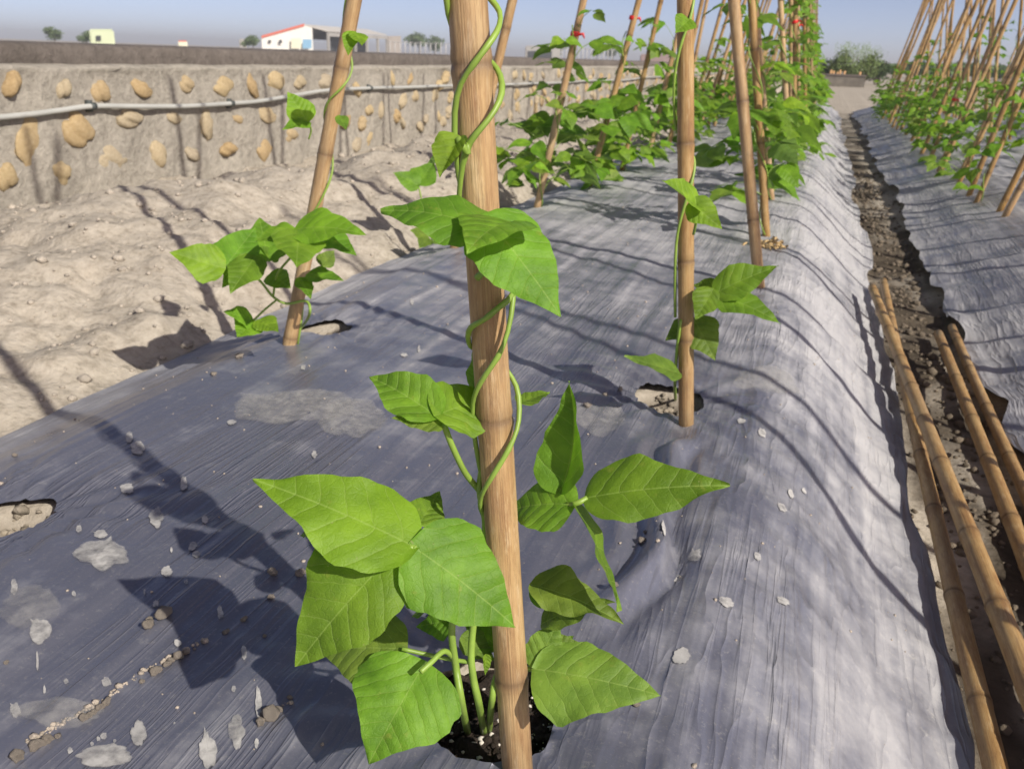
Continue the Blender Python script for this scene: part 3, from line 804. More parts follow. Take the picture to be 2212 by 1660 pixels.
# young folded leaf at the upper node
CL(992, 297, 950, 384, -.012, -.025, n=(.9, .2, -.5), width=.85, fold=.75, seed=4, material=LEAF_Y, droop=.1, quilt=.03, nu=30)
CL(990, 305, 925, 352, .0, .01, n=(.2, .5, .8), width=.7, fold=.5, seed=5, material=LEAF)
CL(1002, 318, 1006, 384, .004, .012, n=(.8, .2, .6), width=.62, fold=.4, seed=6, material=LEAF)
stem_obj(CP, [P(1008, 328, cdep(328) - .014), P(998, 314, cdep(314) - .016), P(990, 300, cdep(300) - .013)], .0022, 'petiole')
stem_obj(CP, [P(1009, 330, cdep(330) - .014), P(1010, 316, cdep(316) - .015), P(1008, 308, cdep(308) - .014)], .0024, 'bud', r1=.0005)
# middle trifoliate left
CL(945, 900, 797, 813, -.012, .02, n=(.6, .8, -.2), width=.66, fold=.4, seed=7, droop=.15)
CL(955, 916, 843, 903, -.012, -.02, n=(.5, 1, 0), width=.62, fold=.2, seed=8, droop=.1, material=LEAF_D)
CL(945, 895, 1075, 862, -.012, .03, n=(.85, .6, -.1), width=.88, fold=.15, seed=9, droop=.15)
stem_obj(CP, [P(1035, 1058, cdep(1058) + .012), P(1005, 1020, cdep(1020) + .0), P(978, 965, cdep(965) - .01), P(958, 914, cdep(914) - .012)], .0021, 'petiole')
CL(1042, 845, 1028, 737, .018, .03, n=(.5, .1, -.9), width=.72, fold=.5, seed=10)
CL(1120, 870, 1188, 846, .02, .04, n=(.3, 1, 0), width=.6, fold=.3, seed=11)
# right side
CL(1212, 1058, 1228, 822, .012, .03, n=(.75, -.25, -.75), width=.60, fold=.55, seed=12, droop=-.28, curl=.0)
CL(1268, 1074, 1577, 1048, .0, -.02, n=(.75, .75, 0), width=.56, fold=.14, seed=13, droop=.12, curl=.25, asym=-.08)
CL(1238, 1088, 1095, 1105, -.002, .03, n=(.8, .6, .1), width=.82, fold=.2, seed=14, droop=.2)
CL(1236, 1088, 1336, 1320, -.002, -.015, n=(.06, .35, 1), width=.55, fold=.2, seed=15, droop=.12, curl=.15)
stem_obj(CP, [P(1060, 1130, cdep(1130) + .014), P(1150, 1110, cdep(1110) + .016), P(1238, 1088, cdep(1088) - .002), P(1268, 1075, cdep(1075))], .002, 'petiole')
# big trifoliate in front left
CL(893, 1178, 546, 1034, -.05, -.03, n=(.85, .8, -.15), width=.60, fold=.10, seed=16, droop=.1, curl=.2, material=LEAF_Y)
CL(893, 1180, 1114, 1354, -.05, -.055, n=(1, .6, -.1), width=.80, fold=.14, seed=17, droop=.16, curl=.25, asym=-.1)
CL(838, 1208, 640, 1438, -.05, -.085, n=(.85, .75, .2), width=.84, fold=.2, seed=18, droop=.22, curl=.25, asym=.18)
stem_obj(CP, [P(989, 1292, cdep(1292) - .01), P(960, 1262, cdep(1262) - .03), P(925, 1215, cdep(1215) - .045), P(893, 1180, cdep(1180) - .05)], .0021, 'petiole')
stem_obj(CP, [P(893, 1180, cdep(1180) - .05), P(862, 1193, cdep(1193) - .051), P(838, 1208, cdep(1208) - .05)], .0018, 'petiole')
CL(900, 1262, 948, 1288, .0, .005, n=(.7, .7, .2), width=1.1, fold=.1, seed=19, material=LEAF)
CL(868, 1400, 690, 1405, -.004, .01, n=(.75, .8, 0), width=.98, fold=.08, seed=20, material=LEAF_D, droop=.12)
CL(912, 1440, 796, 1650, -.02, -.075, n=(.8, .8, .15), width=1.18, fold=.22, seed=21, droop=.18, curl=.3, material=LEAF)
CL(940, 1300, 905, 1308, .02, .05, n=(.7, .7, 0), width=1., fold=.1, seed=36)
# low right leaves
CL(1160, 1444, 1428, 1501, -.004, -.03, n=(.75, .85, 0), width=.72, fold=.08, seed=22, droop=.1, curl=.2, asym=.15, material=LEAF_D)
CL(1158, 1440, 1208, 1335, .0, .03, n=(.85, .6, 0), width=.8, fold=.12, seed=23, material=LEAF_D)
CL(1150, 1262, 1348, 1348, .03, -.0, n=(.6, .9, 0), width=.52, fold=.3, seed=24, wave=.1, droop=.2, material=LEAF_D)
CL(1172, 1345, 1330, 1300, .035, .02, n=(.5, .9, 0), width=.5, fold=.35, seed=25, wave=.09, droop=.2, material=LEAF_D)
CL(1078, 1395, 1002, 1345, .015, .03, n=(.7, .8, 0), width=.8, fold=.3, seed=26)
CL(1050, 1412, 1048, 1458, -.004, -.012, n=(.8, .2, .5), width=.5, fold=.7, seed=27, material=LEAF_Y)
CL(1190, 1405, 1240, 1372, .05, .06, n=(.7, .7, 0), width=.8, fold=.2, seed=28)
CL(690, 1140, 648, 1155, .0, .02, n=(.7, .7, 0), width=.5, fold=.2, seed=29)
CL(905, 1130, 950, 1060, .02, .05, n=(.6, .8, 0), width=.9, fold=.2, seed=30)
CL(985, 1335, 898, 1352, .02, .03, n=(.7, .7, 0), width=.85, fold=.15, seed=31, material=LEAF)
CL(1000, 1372, 1068, 1425, .015, .005, n=(.8, .7, .1), width=.8, fold=.25, seed=32, material=LEAF_D)
CL(1165, 1400, 1262, 1392, .04, .05, n=(.7, .8, 0), width=.8, fold=.15, seed=33, material=LEAF_D)
CL(880, 1268, 962, 1300, .012, .0, n=(.7, .7, .2), width=.95, fold=.1, seed=34)
CL(1150, 1295, 1215, 1262, .05, .06, n=(.7, .8, 0), width=.85, fold=.15, seed=35)
# stems out of the soil
G = -.03
def S(x, y, o=0.): return P(x, y, cdep(y) + o)
s0, s1, s2 = gp(1010, 1580, G), gp(1046, 1582, G), gp(1056, 1578, G)
stem_obj(CP, [s0, P(998, 1520, .635), P(985, 1440, .63), P(976, 1370, .612), P(981, 1320, .605), P(990, 1285, .6)], .0030, r1=.0024)
stem_obj(CP, [s1, P(1035, 1520, .645), P(1022, 1460, .63), P(1018, 1400, .625), P(1028, 1300, .615), P(1040, 1200, .61), P(1048, 1130, .605), P(1036, 1060, .6), P(1042, 1000, .595)], .0029, r1=.0022)
stem_obj(CP, [s2, P(1062, 1520, .65), P(1072, 1460, .645), P(1100, 1445, .645), P(1160, 1443, .64)], .0027, r1=.002)
stem_obj(CP, [P(985, 1425, .63), P(960, 1405, .615), P(930, 1430, .605), P(908, 1450, .60)], .0020, 'petiole')
stem_obj(CP, [P(1020, 1430, .628), P(950, 1418, .63), P(868, 1400, .625)], .0016, 'petiole')
# the two twining vines
va = [(1150, 230), (1080, 170), (985, 90), (900, 10), (860, -15), (780, -90), (735, -180), (700, -200), (640, -330), (590, -400), (500, -470), (420, -560), (345, -585), (300, -610), (200, -705), (150, -760), (80, -860), (0, -910), (-160, -1010), (-420, -1250)]
vb = [(1060, 215), (950, 190), (880, 180), (740, 60), (610, 0), (560, -60), (470, -140), (330, -190), (230, -200), (150, -255), (45, -358), (-20, -440), (-160, -560), (-330, -760)]
pr = .0115 + .0026
twine(CP, C0, cdir, [(c_h(y) if y >= 0 else c_h(0) - y * .0004, a) for y, a in va], pr + .0004, .0017, r1=.0019)
twine(CP, C0, cdir, [(c_h(y) if y >= 0 else c_h(0) - y * .0004, a) for y, a in vb], pr + .0006, .0016, r1=.0018)

# ---- left plant by the sandy strip
LP = empty('bean_plant', Vector(gp(690, 705, -.02)))
prop(LP, 'small bean plant on the left slanting pole, its leaves over the sandy strip', 'bean plant', 'bean plants')
ld = float(-(RC.T @ (np.array(L1) - O))[2])
def LL(bx, by, tx, ty, db, dt, **k): return hero_leaf(LP, bx, by, tx, ty, db, dt, nu=18, nv=7, **k)
LL(482, 578, 365, 543, 1.36, 1.33, n=(.9, .6, 0), width=.85, seed=41, material=LEAF_Y)
LL(492, 568, 552, 490, 1.37, 1.42, n=(.9, .5, 0), width=.85, seed=42, fold=.2)
LL(550, 555, 497, 633, 1.38, 1.33, n=(.9, .5, -.2), width=.75, seed=43)
LL(645, 508, 552, 522, 1.36, 1.33, n=(.5, .9, 0), width=.85, seed=44, droop=.25, material=LEAF_Y)
LL(640, 495, 792, 508, 1.36, 1.34, n=(.55, .9, 0), width=.72, seed=45, droop=.2, material=LEAF_Y)
LL(645, 500, 640, 578, 1.35, 1.28, n=(.8, .6, .2), width=.85, seed=46)
LL(690, 500, 770, 550, 1.40, 1.38, n=(.7, .8, 0), width=.7, seed=47)
LL(668, 590, 742, 605, 1.50, 1.47, n=(.6, .9, 0), width=.6, seed=48)
LL(695, 572, 722, 540, 1.48, 1.5, n=(.9, .5, 0), width=.9, seed=49, material=LEAF_D)
LL(545, 690, 482, 672, 1.47, 1.43, n=(.7, .8, 0), width=.85, seed=50, material=LEAF_Y)
LL(548, 692, 512, 728, 1.47, 1.43, n=(.8, .6, 0), width=1., seed=51, material=LEAF_Y)
LL(560, 690, 602, 716, 1.47, 1.45, n=(.8, .6, .2), width=.95, seed=52, material=LEAF_Y)
LL(580, 560, 560, 470, 1.45, 1.5, n=(.8, .6, .2), width=.8, seed=53)
LL(585, 590, 628, 622, 1.5, 1.46, n=(.8, .6, -.2), width=.7, seed=54)
LL(650, 600, 672, 645, 1.5, 1.47, n=(.8, .6, .2), width=.6, seed=55)
LL(530, 560, 480, 622, 1.42, 1.38, n=(.7, .7, .3), width=.7, seed=56)
LL(664, 262, 621, 197, 1.30, 1.30, n=(1, .3, .1), width=.85, seed=57, material=LEAF_Y)
LL(664, 262, 610, 279, 1.30, 1.27, n=(.5, .9, 0), width=.7, seed=58)
LL(735, 250, 748, 280, 1.36, 1.35, n=(.9, .5, .2), width=.8, seed=59)
LL(758, 68, 752, 120, 1.16, 1.15, n=(.9, .4, 0), width=.6, seed=60, material=LEAF_Y)
LL(770, 70, 783, 98, 1.16, 1.14, n=(.9, .4, .3), width=.8, seed=61, material=LEAF_Y)
LL(600, 560, 560, 530, 1.47, 1.45, n=(.5, .9, .1), width=.9, seed=62)
lb = gp(645, 715, -.03)
stem_obj(LP, [lb, P(668, 680, 1.55), P(662, 650, 1.54), P(620, 655, 1.53), P(590, 640, 1.51), P(555, 600, 1.46), P(500, 575, 1.40), P(484, 577, 1.37)], .0028, r1=.0018)
stem_obj(LP, [P(600, 645, 1.52), P(572, 668, 1.49), P(548, 691, 1.47)], .0018, 'petiole')
stem_obj(LP, [P(590, 640, 1.51), P(600, 590, 1.47), P(640, 540, 1.40), P(645, 505, 1.36)], .002, 'petiole')
stem_obj(LP, [P(555, 600, 1.46), P(560, 575, 1.45), P(580, 560, 1.45)], .0016, 'petiole')
stem_obj(LP, [P(667, 300, 1.33), P(672, 280, 1.32), P(664, 262, 1.30)], .0014, 'petiole')
ldir = track(L1, L1T)
twine(LP, L1, ldir, [(.0, 0), (.12, -60), (.2, -180), (.33, -350), (.40, -480), (.44, -560), (.50, -720), (.56, -860), (.64, -920), (.72, -1090), (.85, -1330), (1.0, -1600)], .0145, .0021, r1=.0015)

# ---- right plant in the round hole
RP = empty('bean_plant', Vector(gp(1460, 862, -.03)))
prop(RP, 'bean plant with few leaves on the pole in the round soil hole', 'bean plant', 'bean plants')
def RL(bx, by, tx, ty, db, dt, **k): return hero_leaf(RP, bx, by, tx, ty, db, dt, nu=18, nv=7, **k)
RL(1508, 445, 1430, 389, 1.10, 1.06, n=(.6, .8, .3), width=.75, fold=.5, seed=71, material=LEAF_Y)
RL(1492, 438, 1560, 494, 1.10, 1.09, n=(.9, .5, .1), width=.8, fold=.3, seed=72, material=LEAF_Y)
RL(1545, 632, 1682, 574, 1.24, 1.22, n=(.85, .7, 0), width=.62, seed=73, droop=.1)
RL(1550, 638, 1686, 698, 1.24, 1.20, n=(.7, .8, .1), width=.55, seed=74, droop=.15)
RL(1540, 625, 1502, 690, 1.24, 1.22, n=(.9, .5, 0), width=.8, seed=75)
RL(1545, 620, 1498, 615, 1.26, 1.28, n=(.9, .5, 0), width=.9, seed=76)
RL(1500, 690, 1545, 778, 1.28, 1.26, n=(.95, .4, 0), width=.85, seed=77, material=LEAF_D)
RL(1500, 695, 1437, 735, 1.30, 1.29, n=(.85, .6, 0), width=.8, seed=78, material=LEAF_D)
RL(1468, 805, 1348, 768, 1.28, 1.25, n=(.45, .9, 0), width=.55, seed=79, material=LEAF_D)
RL(1488, 42, 1458, 70, 1.04, 1.02, n=(.9, .5, .2), width=.8, fold=.4, seed=80, material=LEAF_Y)
rdir = track(R2, R2T)
stem_obj(RP, [gp(1459, 862, -.03), P(1458, 830, 1.325), P(1462, 760, 1.29), P(1470, 690, 1.255)], .0024)
stem_obj(RP, [P(1502, 690, 1.25), P(1525, 660, 1.245), P(1545, 632, 1.24)], .0018, 'petiole')
stem_obj(RP, [P(1498, 505, 1.14), P(1503, 480, 1.12), P(1500, 445, 1.10)], .0018, 'petiole')
twine(RP, R2, rdir, [(.16, 180), (.22, 180), (.27, 150), (.34, 60), (.37, 0), (.42, -150), (.46, -190), (.52, -250), (.58, -355), (.66, -540), (.8, -760), (1.0, -1100)], .0135, .0021, r1=.0016)

# ---- procedural bean plants for the rows behind
rgl = random.Random(77)
LV = [leaf_mesh('leaf', mtl, nu=9, nv=3, width=rgl.uniform(.68, .9), fold=rgl.uniform(.05, .35), droop=rgl.uniform(.1, .4), curl=rgl.uniform(.1, .35), asym=rgl.uniform(-.15, .15), wave=.05, seed=100 + i, quilt=0.008)
      for i, mtl in enumerate([LEAF] * 6 + [LEAF_Y] * 2 + [LEAF_D] * 2)]
def plant(p0, d, label, group, seed, n_low, n_high, hmax, ls, spread=.13, bare=None):
    rg = random.Random(seed); p0 = Vector(p0); d = Vector(d).normalized()
    e = empty('bean_plant', p0); prop(e, label, 'bean plant', group)
    b = MB()
    vine = []; h = 0.; a = rg.uniform(0, 6)
    while h < hmax:
        vine.append(d * h + Vector((math.cos(a), math.sin(a), 0)) * .0165); h += .022; a -= .55
    b.tube(vine, [.0022] * len(vine), 5)
    for i in range(n_low + n_high):
        if i < n_low: h = rg.uniform(.02, .32) * min(1, hmax / .4); out = rg.uniform(.3, 1.) * spread
        else: h = rg.uniform(.25, hmax); out = rg.uniform(.25, .8) * spread * .8
        an = rg.uniform(0, 2 * math.pi)
        o2 = Vector((math.cos(an), math.sin(an), 0)); lift = rg.uniform(.0, .10)
        base = d * h; j = base + o2 * out + Vector((0, 0, lift))
        b.tube([base, base.lerp(j, .5) + Vector((0, 0, .015)), j], [.0016, .0014, .0011], 4, False)
        s0 = ls * rg.uniform(.5, 1.25) * (.8 if i >= n_low else 1)
        nn = Vector((rg.gauss(0, .35), rg.gauss(0, .35) - .15, 1)) + o2 * rg.uniform(0, .7)
        me = rg.choice(LV)
        for da, sc in ((0, 1.), (1.45, .92), (-1.45, .92)):
            a2 = an + da + rg.uniform(-.2, .2); dr = rg.uniform(-.55, .15)
            ax = Vector((math.cos(a2), math.sin(a2), dr)).normalized()
            st = j + ax * (.012 if da else .02)
            nr = (nn + Vector((rg.gauss(0, .25), rg.gauss(0, .25), 0)))
            leaf_obj(me if rg.random() < .6 else rg.choice(LV), p0 + st, p0 + st + ax * s0 * sc, nr, e)
    link('stem', b.mesh('stem', STEM), e)
    return e
GB = 'bean plants'
WP = empty('bean_plant', Vector(gp(935, 520, -.03))); prop(WP, 'low seedling with a pair of broad leaves, just left of the foreground pole', 'bean plant', GB)
for i, (bx, by, tx, ty, d0, d1) in enumerate(((905, 400, 848, 372, 2.5, 2.48), (902, 398, 938, 348, 2.5, 2.55), (925, 512, 885, 497, 2.55, 2.5), (935, 512, 975, 500, 2.55, 2.55), (925, 515, 905, 535, 2.5, 2.46), (945, 515, 962, 530, 2.5, 2.46))):
    hero_leaf(WP, bx, by, tx, ty, d0, d1, n=(.8, .7, 0), width=.85, seed=150 + i, nu=12, nv=5, material=LEAF if i < 2 else LEAF_D)
stem_obj(WP, [gp(935, 522, -.03), P(930, 505, 2.55), P(915, 450, 2.52), P(904, 400, 2.5)], .0024)
plant(L3, track(L3, L3T), 'leafy bean plant at the foot of the red-tied pole behind the foreground pole', GB, 201, 22, 9, .62, .1, .18)
plant(R4, track(R4, R4T), 'bean plant with drooping bright leaves behind the two close poles', GB, 202, 14, 7, .8, .1, .15)
for p, d, rowname, i in POLE_AT:
    dense = 1.0
    if rowname.startswith("the near bed's left"): a, c, hm, ls = 24, 6, .62, .098
    elif rowname.startswith("the near bed's right"): a, c, hm, ls = 17, 12, .95, .094
    elif rowname.startswith("the right bed's right"): a, c, hm, ls = 12, 7, .9, .09
    elif rowname.startswith("the right bed's left"): a, c, hm, ls = (6 if i in (1, 2) else 15), 5, .6, .085
    else: a, c, hm, ls = 12, 5, .8, .09
    if i == 0 and rowname.startswith("the right bed's left"): continue
    if p[1] > 9: a, c = int(a * .8), int(c * .8)
    plant(p, d, f'bean plant on the {ORD[i]} pole of {rowname}', GB, 300 + i * 7 + len(rowname) * 31, a, c, hm, ls, .15)

# ------------------------------------------------------------------ small things on the film
def splash(cx, cy, rx, ry, seed, spikes=0, sdir=90, strength=1.):
    """dried splash stain: an irregular patch lying on the film; centre by pixel, radii in view pixels"""
    c = gp(cx, cy, 0); ex = gp(cx + rx, cy, 0) - c; ey = gp(cx, cy - ry, 0) - c
    rg = random.Random(seed); k = 72; b = MB(); rings = (0, .45, .75, .92, 1.)
    o = rg.uniform(0, 99)
    prof = []
    for i in range(k):
        an = 2 * math.pi * i / k
        r = 1 + .45 * float(fbm(math.cos(an) * 1.9 + o, math.sin(an) * 1.9 + o, 4))
        if spikes:
            df = abs((math.degrees(an) - sdir + 180) % 360 - 180)
            if df < 60 and i % 3 == 0 and rg.random() < spikes * .35: r *= rg.uniform(1.15, 1.9)
        prof.append((an, r))
    prof = [(prof[i][0], .22 * prof[i - 1][1] + .56 * prof[i][1] + .22 * prof[(i + 1) % k][1]) for i in range(k)]
    for rr in rings:
        for an, r in prof:
            p = c + ex * (math.cos(an) * r * rr) + ey * (math.sin(an) * r * rr)
            b.v.append((p[0], p[1], float(film_z(p[0], p[1])) + .0016)); b.at.append(strength * (1. if rr < .9 else (.85 if rr < 1 else .35)))
    for j in range(len(rings) - 1):
        for i in range(k): b.f.append((j * k + i, j * k + (i + 1) % k, (j + 1) * k + (i + 1) % k, (j + 1) * k + i))
    link('mud_splash', b.mesh('mud_splash', SPLASH, attr='thick'), film)
Z7 = lambda x, y: (x * .3405, 1095 + y * .3405)
for i, (x, y, w_, h_, sp) in enumerate(((650, 320, 330, 190, .8), (990, 85, 95, 150, 0), (640, 182, 90, 45, .4), (500, 146, 40, 40, 0), (1300, 100, 46, 50, 0), (260, 810, 135, 135, .8), (1222, 262, 55, 60, .6), (1250, 322, 50, 50, 0),
        (1062, 435, 70, 70, 0), (1186, 512, 28, 34, 0), (992, 640, 38, 40, 0), (1400, 690, 40, 70, 0), (421, 1115, 30, 34, 0), (100, 1300, 66, 86, .3), (880, 1450, 105, 160, .5), (1500, 1430, 105, 210, .2),
        (1640, 1260, 40, 180, 0), (1320, 1560, 110, 190, .8), (660, 1590, 380, 130, .9), (660, 1458, 42, 46, 0), (586, 1510, 24, 30, 0), (446, 1556, 34, 40, 0), (626, 1476, 26, 30, 0), (95, 545, 45, 100, 0), (1550, 940, 36, 90, 0),
        (475, 582, 26, 34, 0), (1110, 1385, 14, 14, 0), (240, 1000, 16, 110, 0), (285, 1170, 16, 50, 0), (1485, 1180, 28, 40, 0), (1630, 1510, 26, 60, 0), (1130, 880, 50, 40, 0), (680, 1130, 60, 50, 0), (1090, 290, 14, 34, 0), (920, 560, 12, 40, 0), (730, 1492, 22, 24, 0))):
    splash(*Z7(x, y), w_ * .3405 / 2, h_ * .3405 / 2, 500 + i, sp, 90, 1.35)
for i, (x, y, rx, ry) in enumerate(((279, 942, 9, 12), (298, 968, 16, 14), (501, 909, 10, 6), (679, 984, 6, 9), (275, 1058, 16, 11), (397, 1050, 8, 14), (655, 792, 5, 5), (890, 650, 4, 6), (873, 768, 7, 4), (905, 755, 3, 7),
        (1649, 917, 9, 8), (1717, 1014, 7, 9), (1749, 989, 5, 5), (1695, 1060, 11, 9), (1602, 900, 9, 5), (1500, 1200, 14, 14), (1430, 1175, 5, 16), (1465, 1230, 10, 8), (1470, 1420, 20, 16), (1570, 1300, 18, 10), (1640, 1180, 8, 9), (1700, 1250, 14, 10))):
    splash(x, y, rx, ry, 600 + i, .3, 90, 1.5)
def scuff(cx, cy, rx, ry, seed, st): splash(cx, cy, rx, ry, seed, .2, 90, st)
scuff(640, 872, 120, 40, 701, .62); scuff(760, 900, 75, 42, 702, .6); scuff(120, 1545, 90, 30, 703, .5); scuff(1300, 900, 60, 34, 704, .5); scuff(60, 1320, 60, 40, 705, .4); scuff(1660, 810, 70, 26, 706, .55)

rgc = random.Random(91)
CV = [blob_mesh('soil_clod', rgc, CLOD, sub=2, sx=1, sy=1, sz=.75, rough=.9) for _ in range(6)]
CLODS = []
def clod(X, Y, r, sx=1., rot=0., z=None):
    p = gp(X, Y, 0); k = r / KD / FPX * np.linalg.norm(p - O)
    o = link('soil_clod', rgc.choice(CV)); o.location = (p[0], p[1], float(film_z(p[0], p[1])) + k * .55)
    o.scale = (k * sx, k, k); o.rotation_euler = (0, 0, math.radians(rot) if rot else rgc.uniform(0, 6))
    CLODS.append((X, o))
for x, y, r in ((1735, 440, 28), (1900, 445, 26), (1720, 592, 22), (945, 790, 34), (955, 745, 22), (1040, 735, 52), (1435, 803, 20), (1550, 726, 20), (1842, 1220, 15), (1710, 1340, 46), (1760, 1300, 26), (1655, 1390, 26), (1128, 962, 34), (1090, 985, 20),
                (1060, 1010, 24), (990, 1055, 30), (1180, 935, 22), (1295, 867, 13), (1235, 910, 10), (680, 1250, 26), (640, 1280, 22), (600, 1310, 20), (570, 1330, 18), (540, 1348, 28), (310, 1490, 26), (370, 1465, 17), (285, 1510, 18), (235, 1530, 34), (120, 1610, 34), (902, 1118, 13), (1680, 830, 12), (45, 1010, 12)):
    clod(*Z7(x, y), r * .3405)
for x, y, r in ((517, 769, 9), (462, 806, 6), (30, 968, 5), (938, 1342, 9), (1386, 1180, 9), (1393, 1163, 5), (1325, 1292, 8), (1373, 1520, 8), (1268, 880, 9), (655, 1245, 8), (1340, 842, 6), (1308, 850, 5)):
    clod(x, y, r)

CLODS.sort(key=lambda q: q[0])
ORD2 = ORD + ['thirtieth'] + ['thirty-' + o for o in ORD[:9]] + ['fortieth'] + ['forty-' + o for o in ORD[:9]]
for i, (X, o) in enumerate(CLODS):
    prop(o, f'pale clod of dry soil on the plastic film, {ORD2[i]} from the left', 'soil clod', 'soil clods on the plastic film')
# crumbs nobody could count: along wrinkles, in the furrow and on the sand
def crumbs(name, pts, material, label, cat):
    b = MB(); rg = random.Random(5); base = [icos(rg, sub=1, rough=.8, sz=.7) for _ in range(4)]
    for x, y, z, r in pts:
        v, f = rg.choice(base); k = len(b.v); a = rg.uniform(0, 6); c_, s_ = math.cos(a), math.sin(a)
        b.v += [(x + (p[0] * c_ - p[1] * s_) * r, y + (p[0] * s_ + p[1] * c_) * r, z + p[2] * r) for p in v]
        b.f += [tuple(k + i for i in q) for q in f]
    o = link(name, b.mesh(name, material)); prop(o, label, cat, kind='stuff'); return o
rg = random.Random(8); pts = []
for seg, n in ((((60, 1610), (210, 1520)), 110), (((310, 1455), (445, 1385)), 90), (((560, 1555), (625, 1515)), 40), (((200, 1530), (330, 1440)), 40)):
    (x0, y0), (x1, y1) = seg
    for _ in range(n):
        t = rg.random(); p = gp(x0 + (x1 - x0) * t + rg.gauss(0, 2.5), y0 + (y1 - y0) * t + rg.gauss(0, 2.5))
        r = abs(rg.gauss(0, .0009)) + .0003; pts.append((p[0], p[1], float(film_z(p[0], p[1])) + r * .4, r))
for _ in range(700):
    x, y = rg.uniform(-1.05, .2), rg.uniform(.3, 3.2) 
    r = abs(rg.gauss(0, .0009)) + .0004
    if hole_q(np.array(x), np.array(y)) > 1.1: pts.append((x, y, float(film_z(x, y)) + r * .4, r))
crumbs('soil_crumbs', pts, CLOD, 'fine crumbs of dry soil sprinkled over the plastic film', 'soil crumbs')
pts = []
for _ in range(4200):
    x, y = rg.uniform(-2.7, -1.10), rg.uniform(.8, 7)
    r = abs(rg.gauss(0, .0036)) + .0008 + (rg.uniform(.004, .011) if rg.random() < .03 else 0)
    pts.append((x, y, float(terrain(np.array(x), np.array(y))) + r * .3, r))
crumbs('sand_clods', pts, SANDC, 'loose clods scattered on the sandy strip by the wall', 'clods')
pts = []
for _ in range(1500):
    x, y = .335 + rg.gauss(0, .06), rg.uniform(.9, 7)
    r = abs(rg.gauss(0, .0045)) + .0015
    pts.append((x, y, float(terrain(np.array(x), np.array(y))) + r * .3, r))
crumbs('furrow_clods', pts, plain('damp_soil_clod', (.17, .138, .102), .95, .4, 60, .004), 'dull brown clods lying along the furrow floor', 'clods')

pts = []
for cx, cy, rx, ry in HOLES[1:]:
    for _ in range(260):
        a = rg.uniform(0, 6.28); q = math.sqrt(rg.random()) * .97; x, y = cx + math.cos(a) * q * rx, cy + math.sin(a) * q * ry
        r = abs(rg.gauss(0, .0028)) + .001; pts.append((x, y, float(terrain(np.array(x), np.array(y))) + r * .4, r))
crumbs('hole_soil', pts, plain('grey_soil_clod', (.27, .235, .185), .95, .5, 60, .004), 'greyish soil lumps inside the planting holes of the near bed', 'soil lumps')
# potting soil and perlite in the foreground hole
hc = HOLES[0]; n_ = 46
a_ = np.linspace(0, 2 * math.pi, n_); r_ = np.linspace(0, 1.25, 22); A_, R_ = np.meshgrid(a_, r_)
X_ = hc[0] + np.cos(A_) * R_ * hc[2]; Y_ = hc[1] + np.sin(A_) * R_ * hc[3]
Z_ = -.032 + .014 * fbm(X_ * 45, Y_ * 45, 4, 71) + .012 * fbm(X_ * 160, Y_ * 160, 2, 72); Z_[:, -1] = Z_[:, 0]
o = link('potting_soil', grid_mesh('potting_soil', X_, Y_, Z_, POT)); prop(o, 'dark crumbly potting soil in the hole at the foreground plant', 'soil', kind='stuff')
pts = []
for _ in range(130):
    a = rg.uniform(0, 6.28); r = math.sqrt(rg.random()) * .92; x, y = hc[0] + math.cos(a) * r * hc[2], hc[1] + math.sin(a) * r * hc[3]
    pts.append((x, y, -.027, abs(rg.gauss(0, .0011)) + .0006))
crumbs('perlite_grains', pts, PERL, 'white perlite grains in the dark potting soil', 'perlite')
pts = []
for _ in range(500):
    a = rg.uniform(0, 6.28); r = math.sqrt(rg.random()) * .95; x, y = hc[0] + math.cos(a) * r * hc[2], hc[1] + math.sin(a) * r * hc[3]
    pts.append((x, y, -.031 + rg.uniform(0, .005), abs(rg.gauss(0, .0018)) + .0008))
crumbs('soil_lumps', pts, POT, 'dark lumps of potting soil round the foreground stems', 'soil lumps')

# dry husks heaped by the third pole
b = MB(); hcen = gp(1668, 530)
for _ in range(60):
    x = hcen[0] + rg.gauss(0, .022); y = hcen[1] + rg.gauss(0, .028); z = float(film_z(x, y)) + abs(rg.gauss(0, .010)) * math.exp(-((x - hcen[0]) / .03) ** 2) + .003
    a = rg.uniform(0, 6.3); t = Vector((math.cos(a), math.sin(a), rg.uniform(-.3, .5))) * rg.uniform(.006, .013); c = Vector((x, y, z)); up = Vector((0, 0, rg.uniform(.001, .005)))
    b.tube([c - t, c - t * .4 + up, c + t * .4 + up, c + t], [.0008, .0034, .003, .0006], 6)
o = link('dry_husks', b.mesh('dry_husks', HUSK)); prop(o, 'small heap of dry tan husks at the foot of the pale leaning pole', 'husks', kind='stuff')

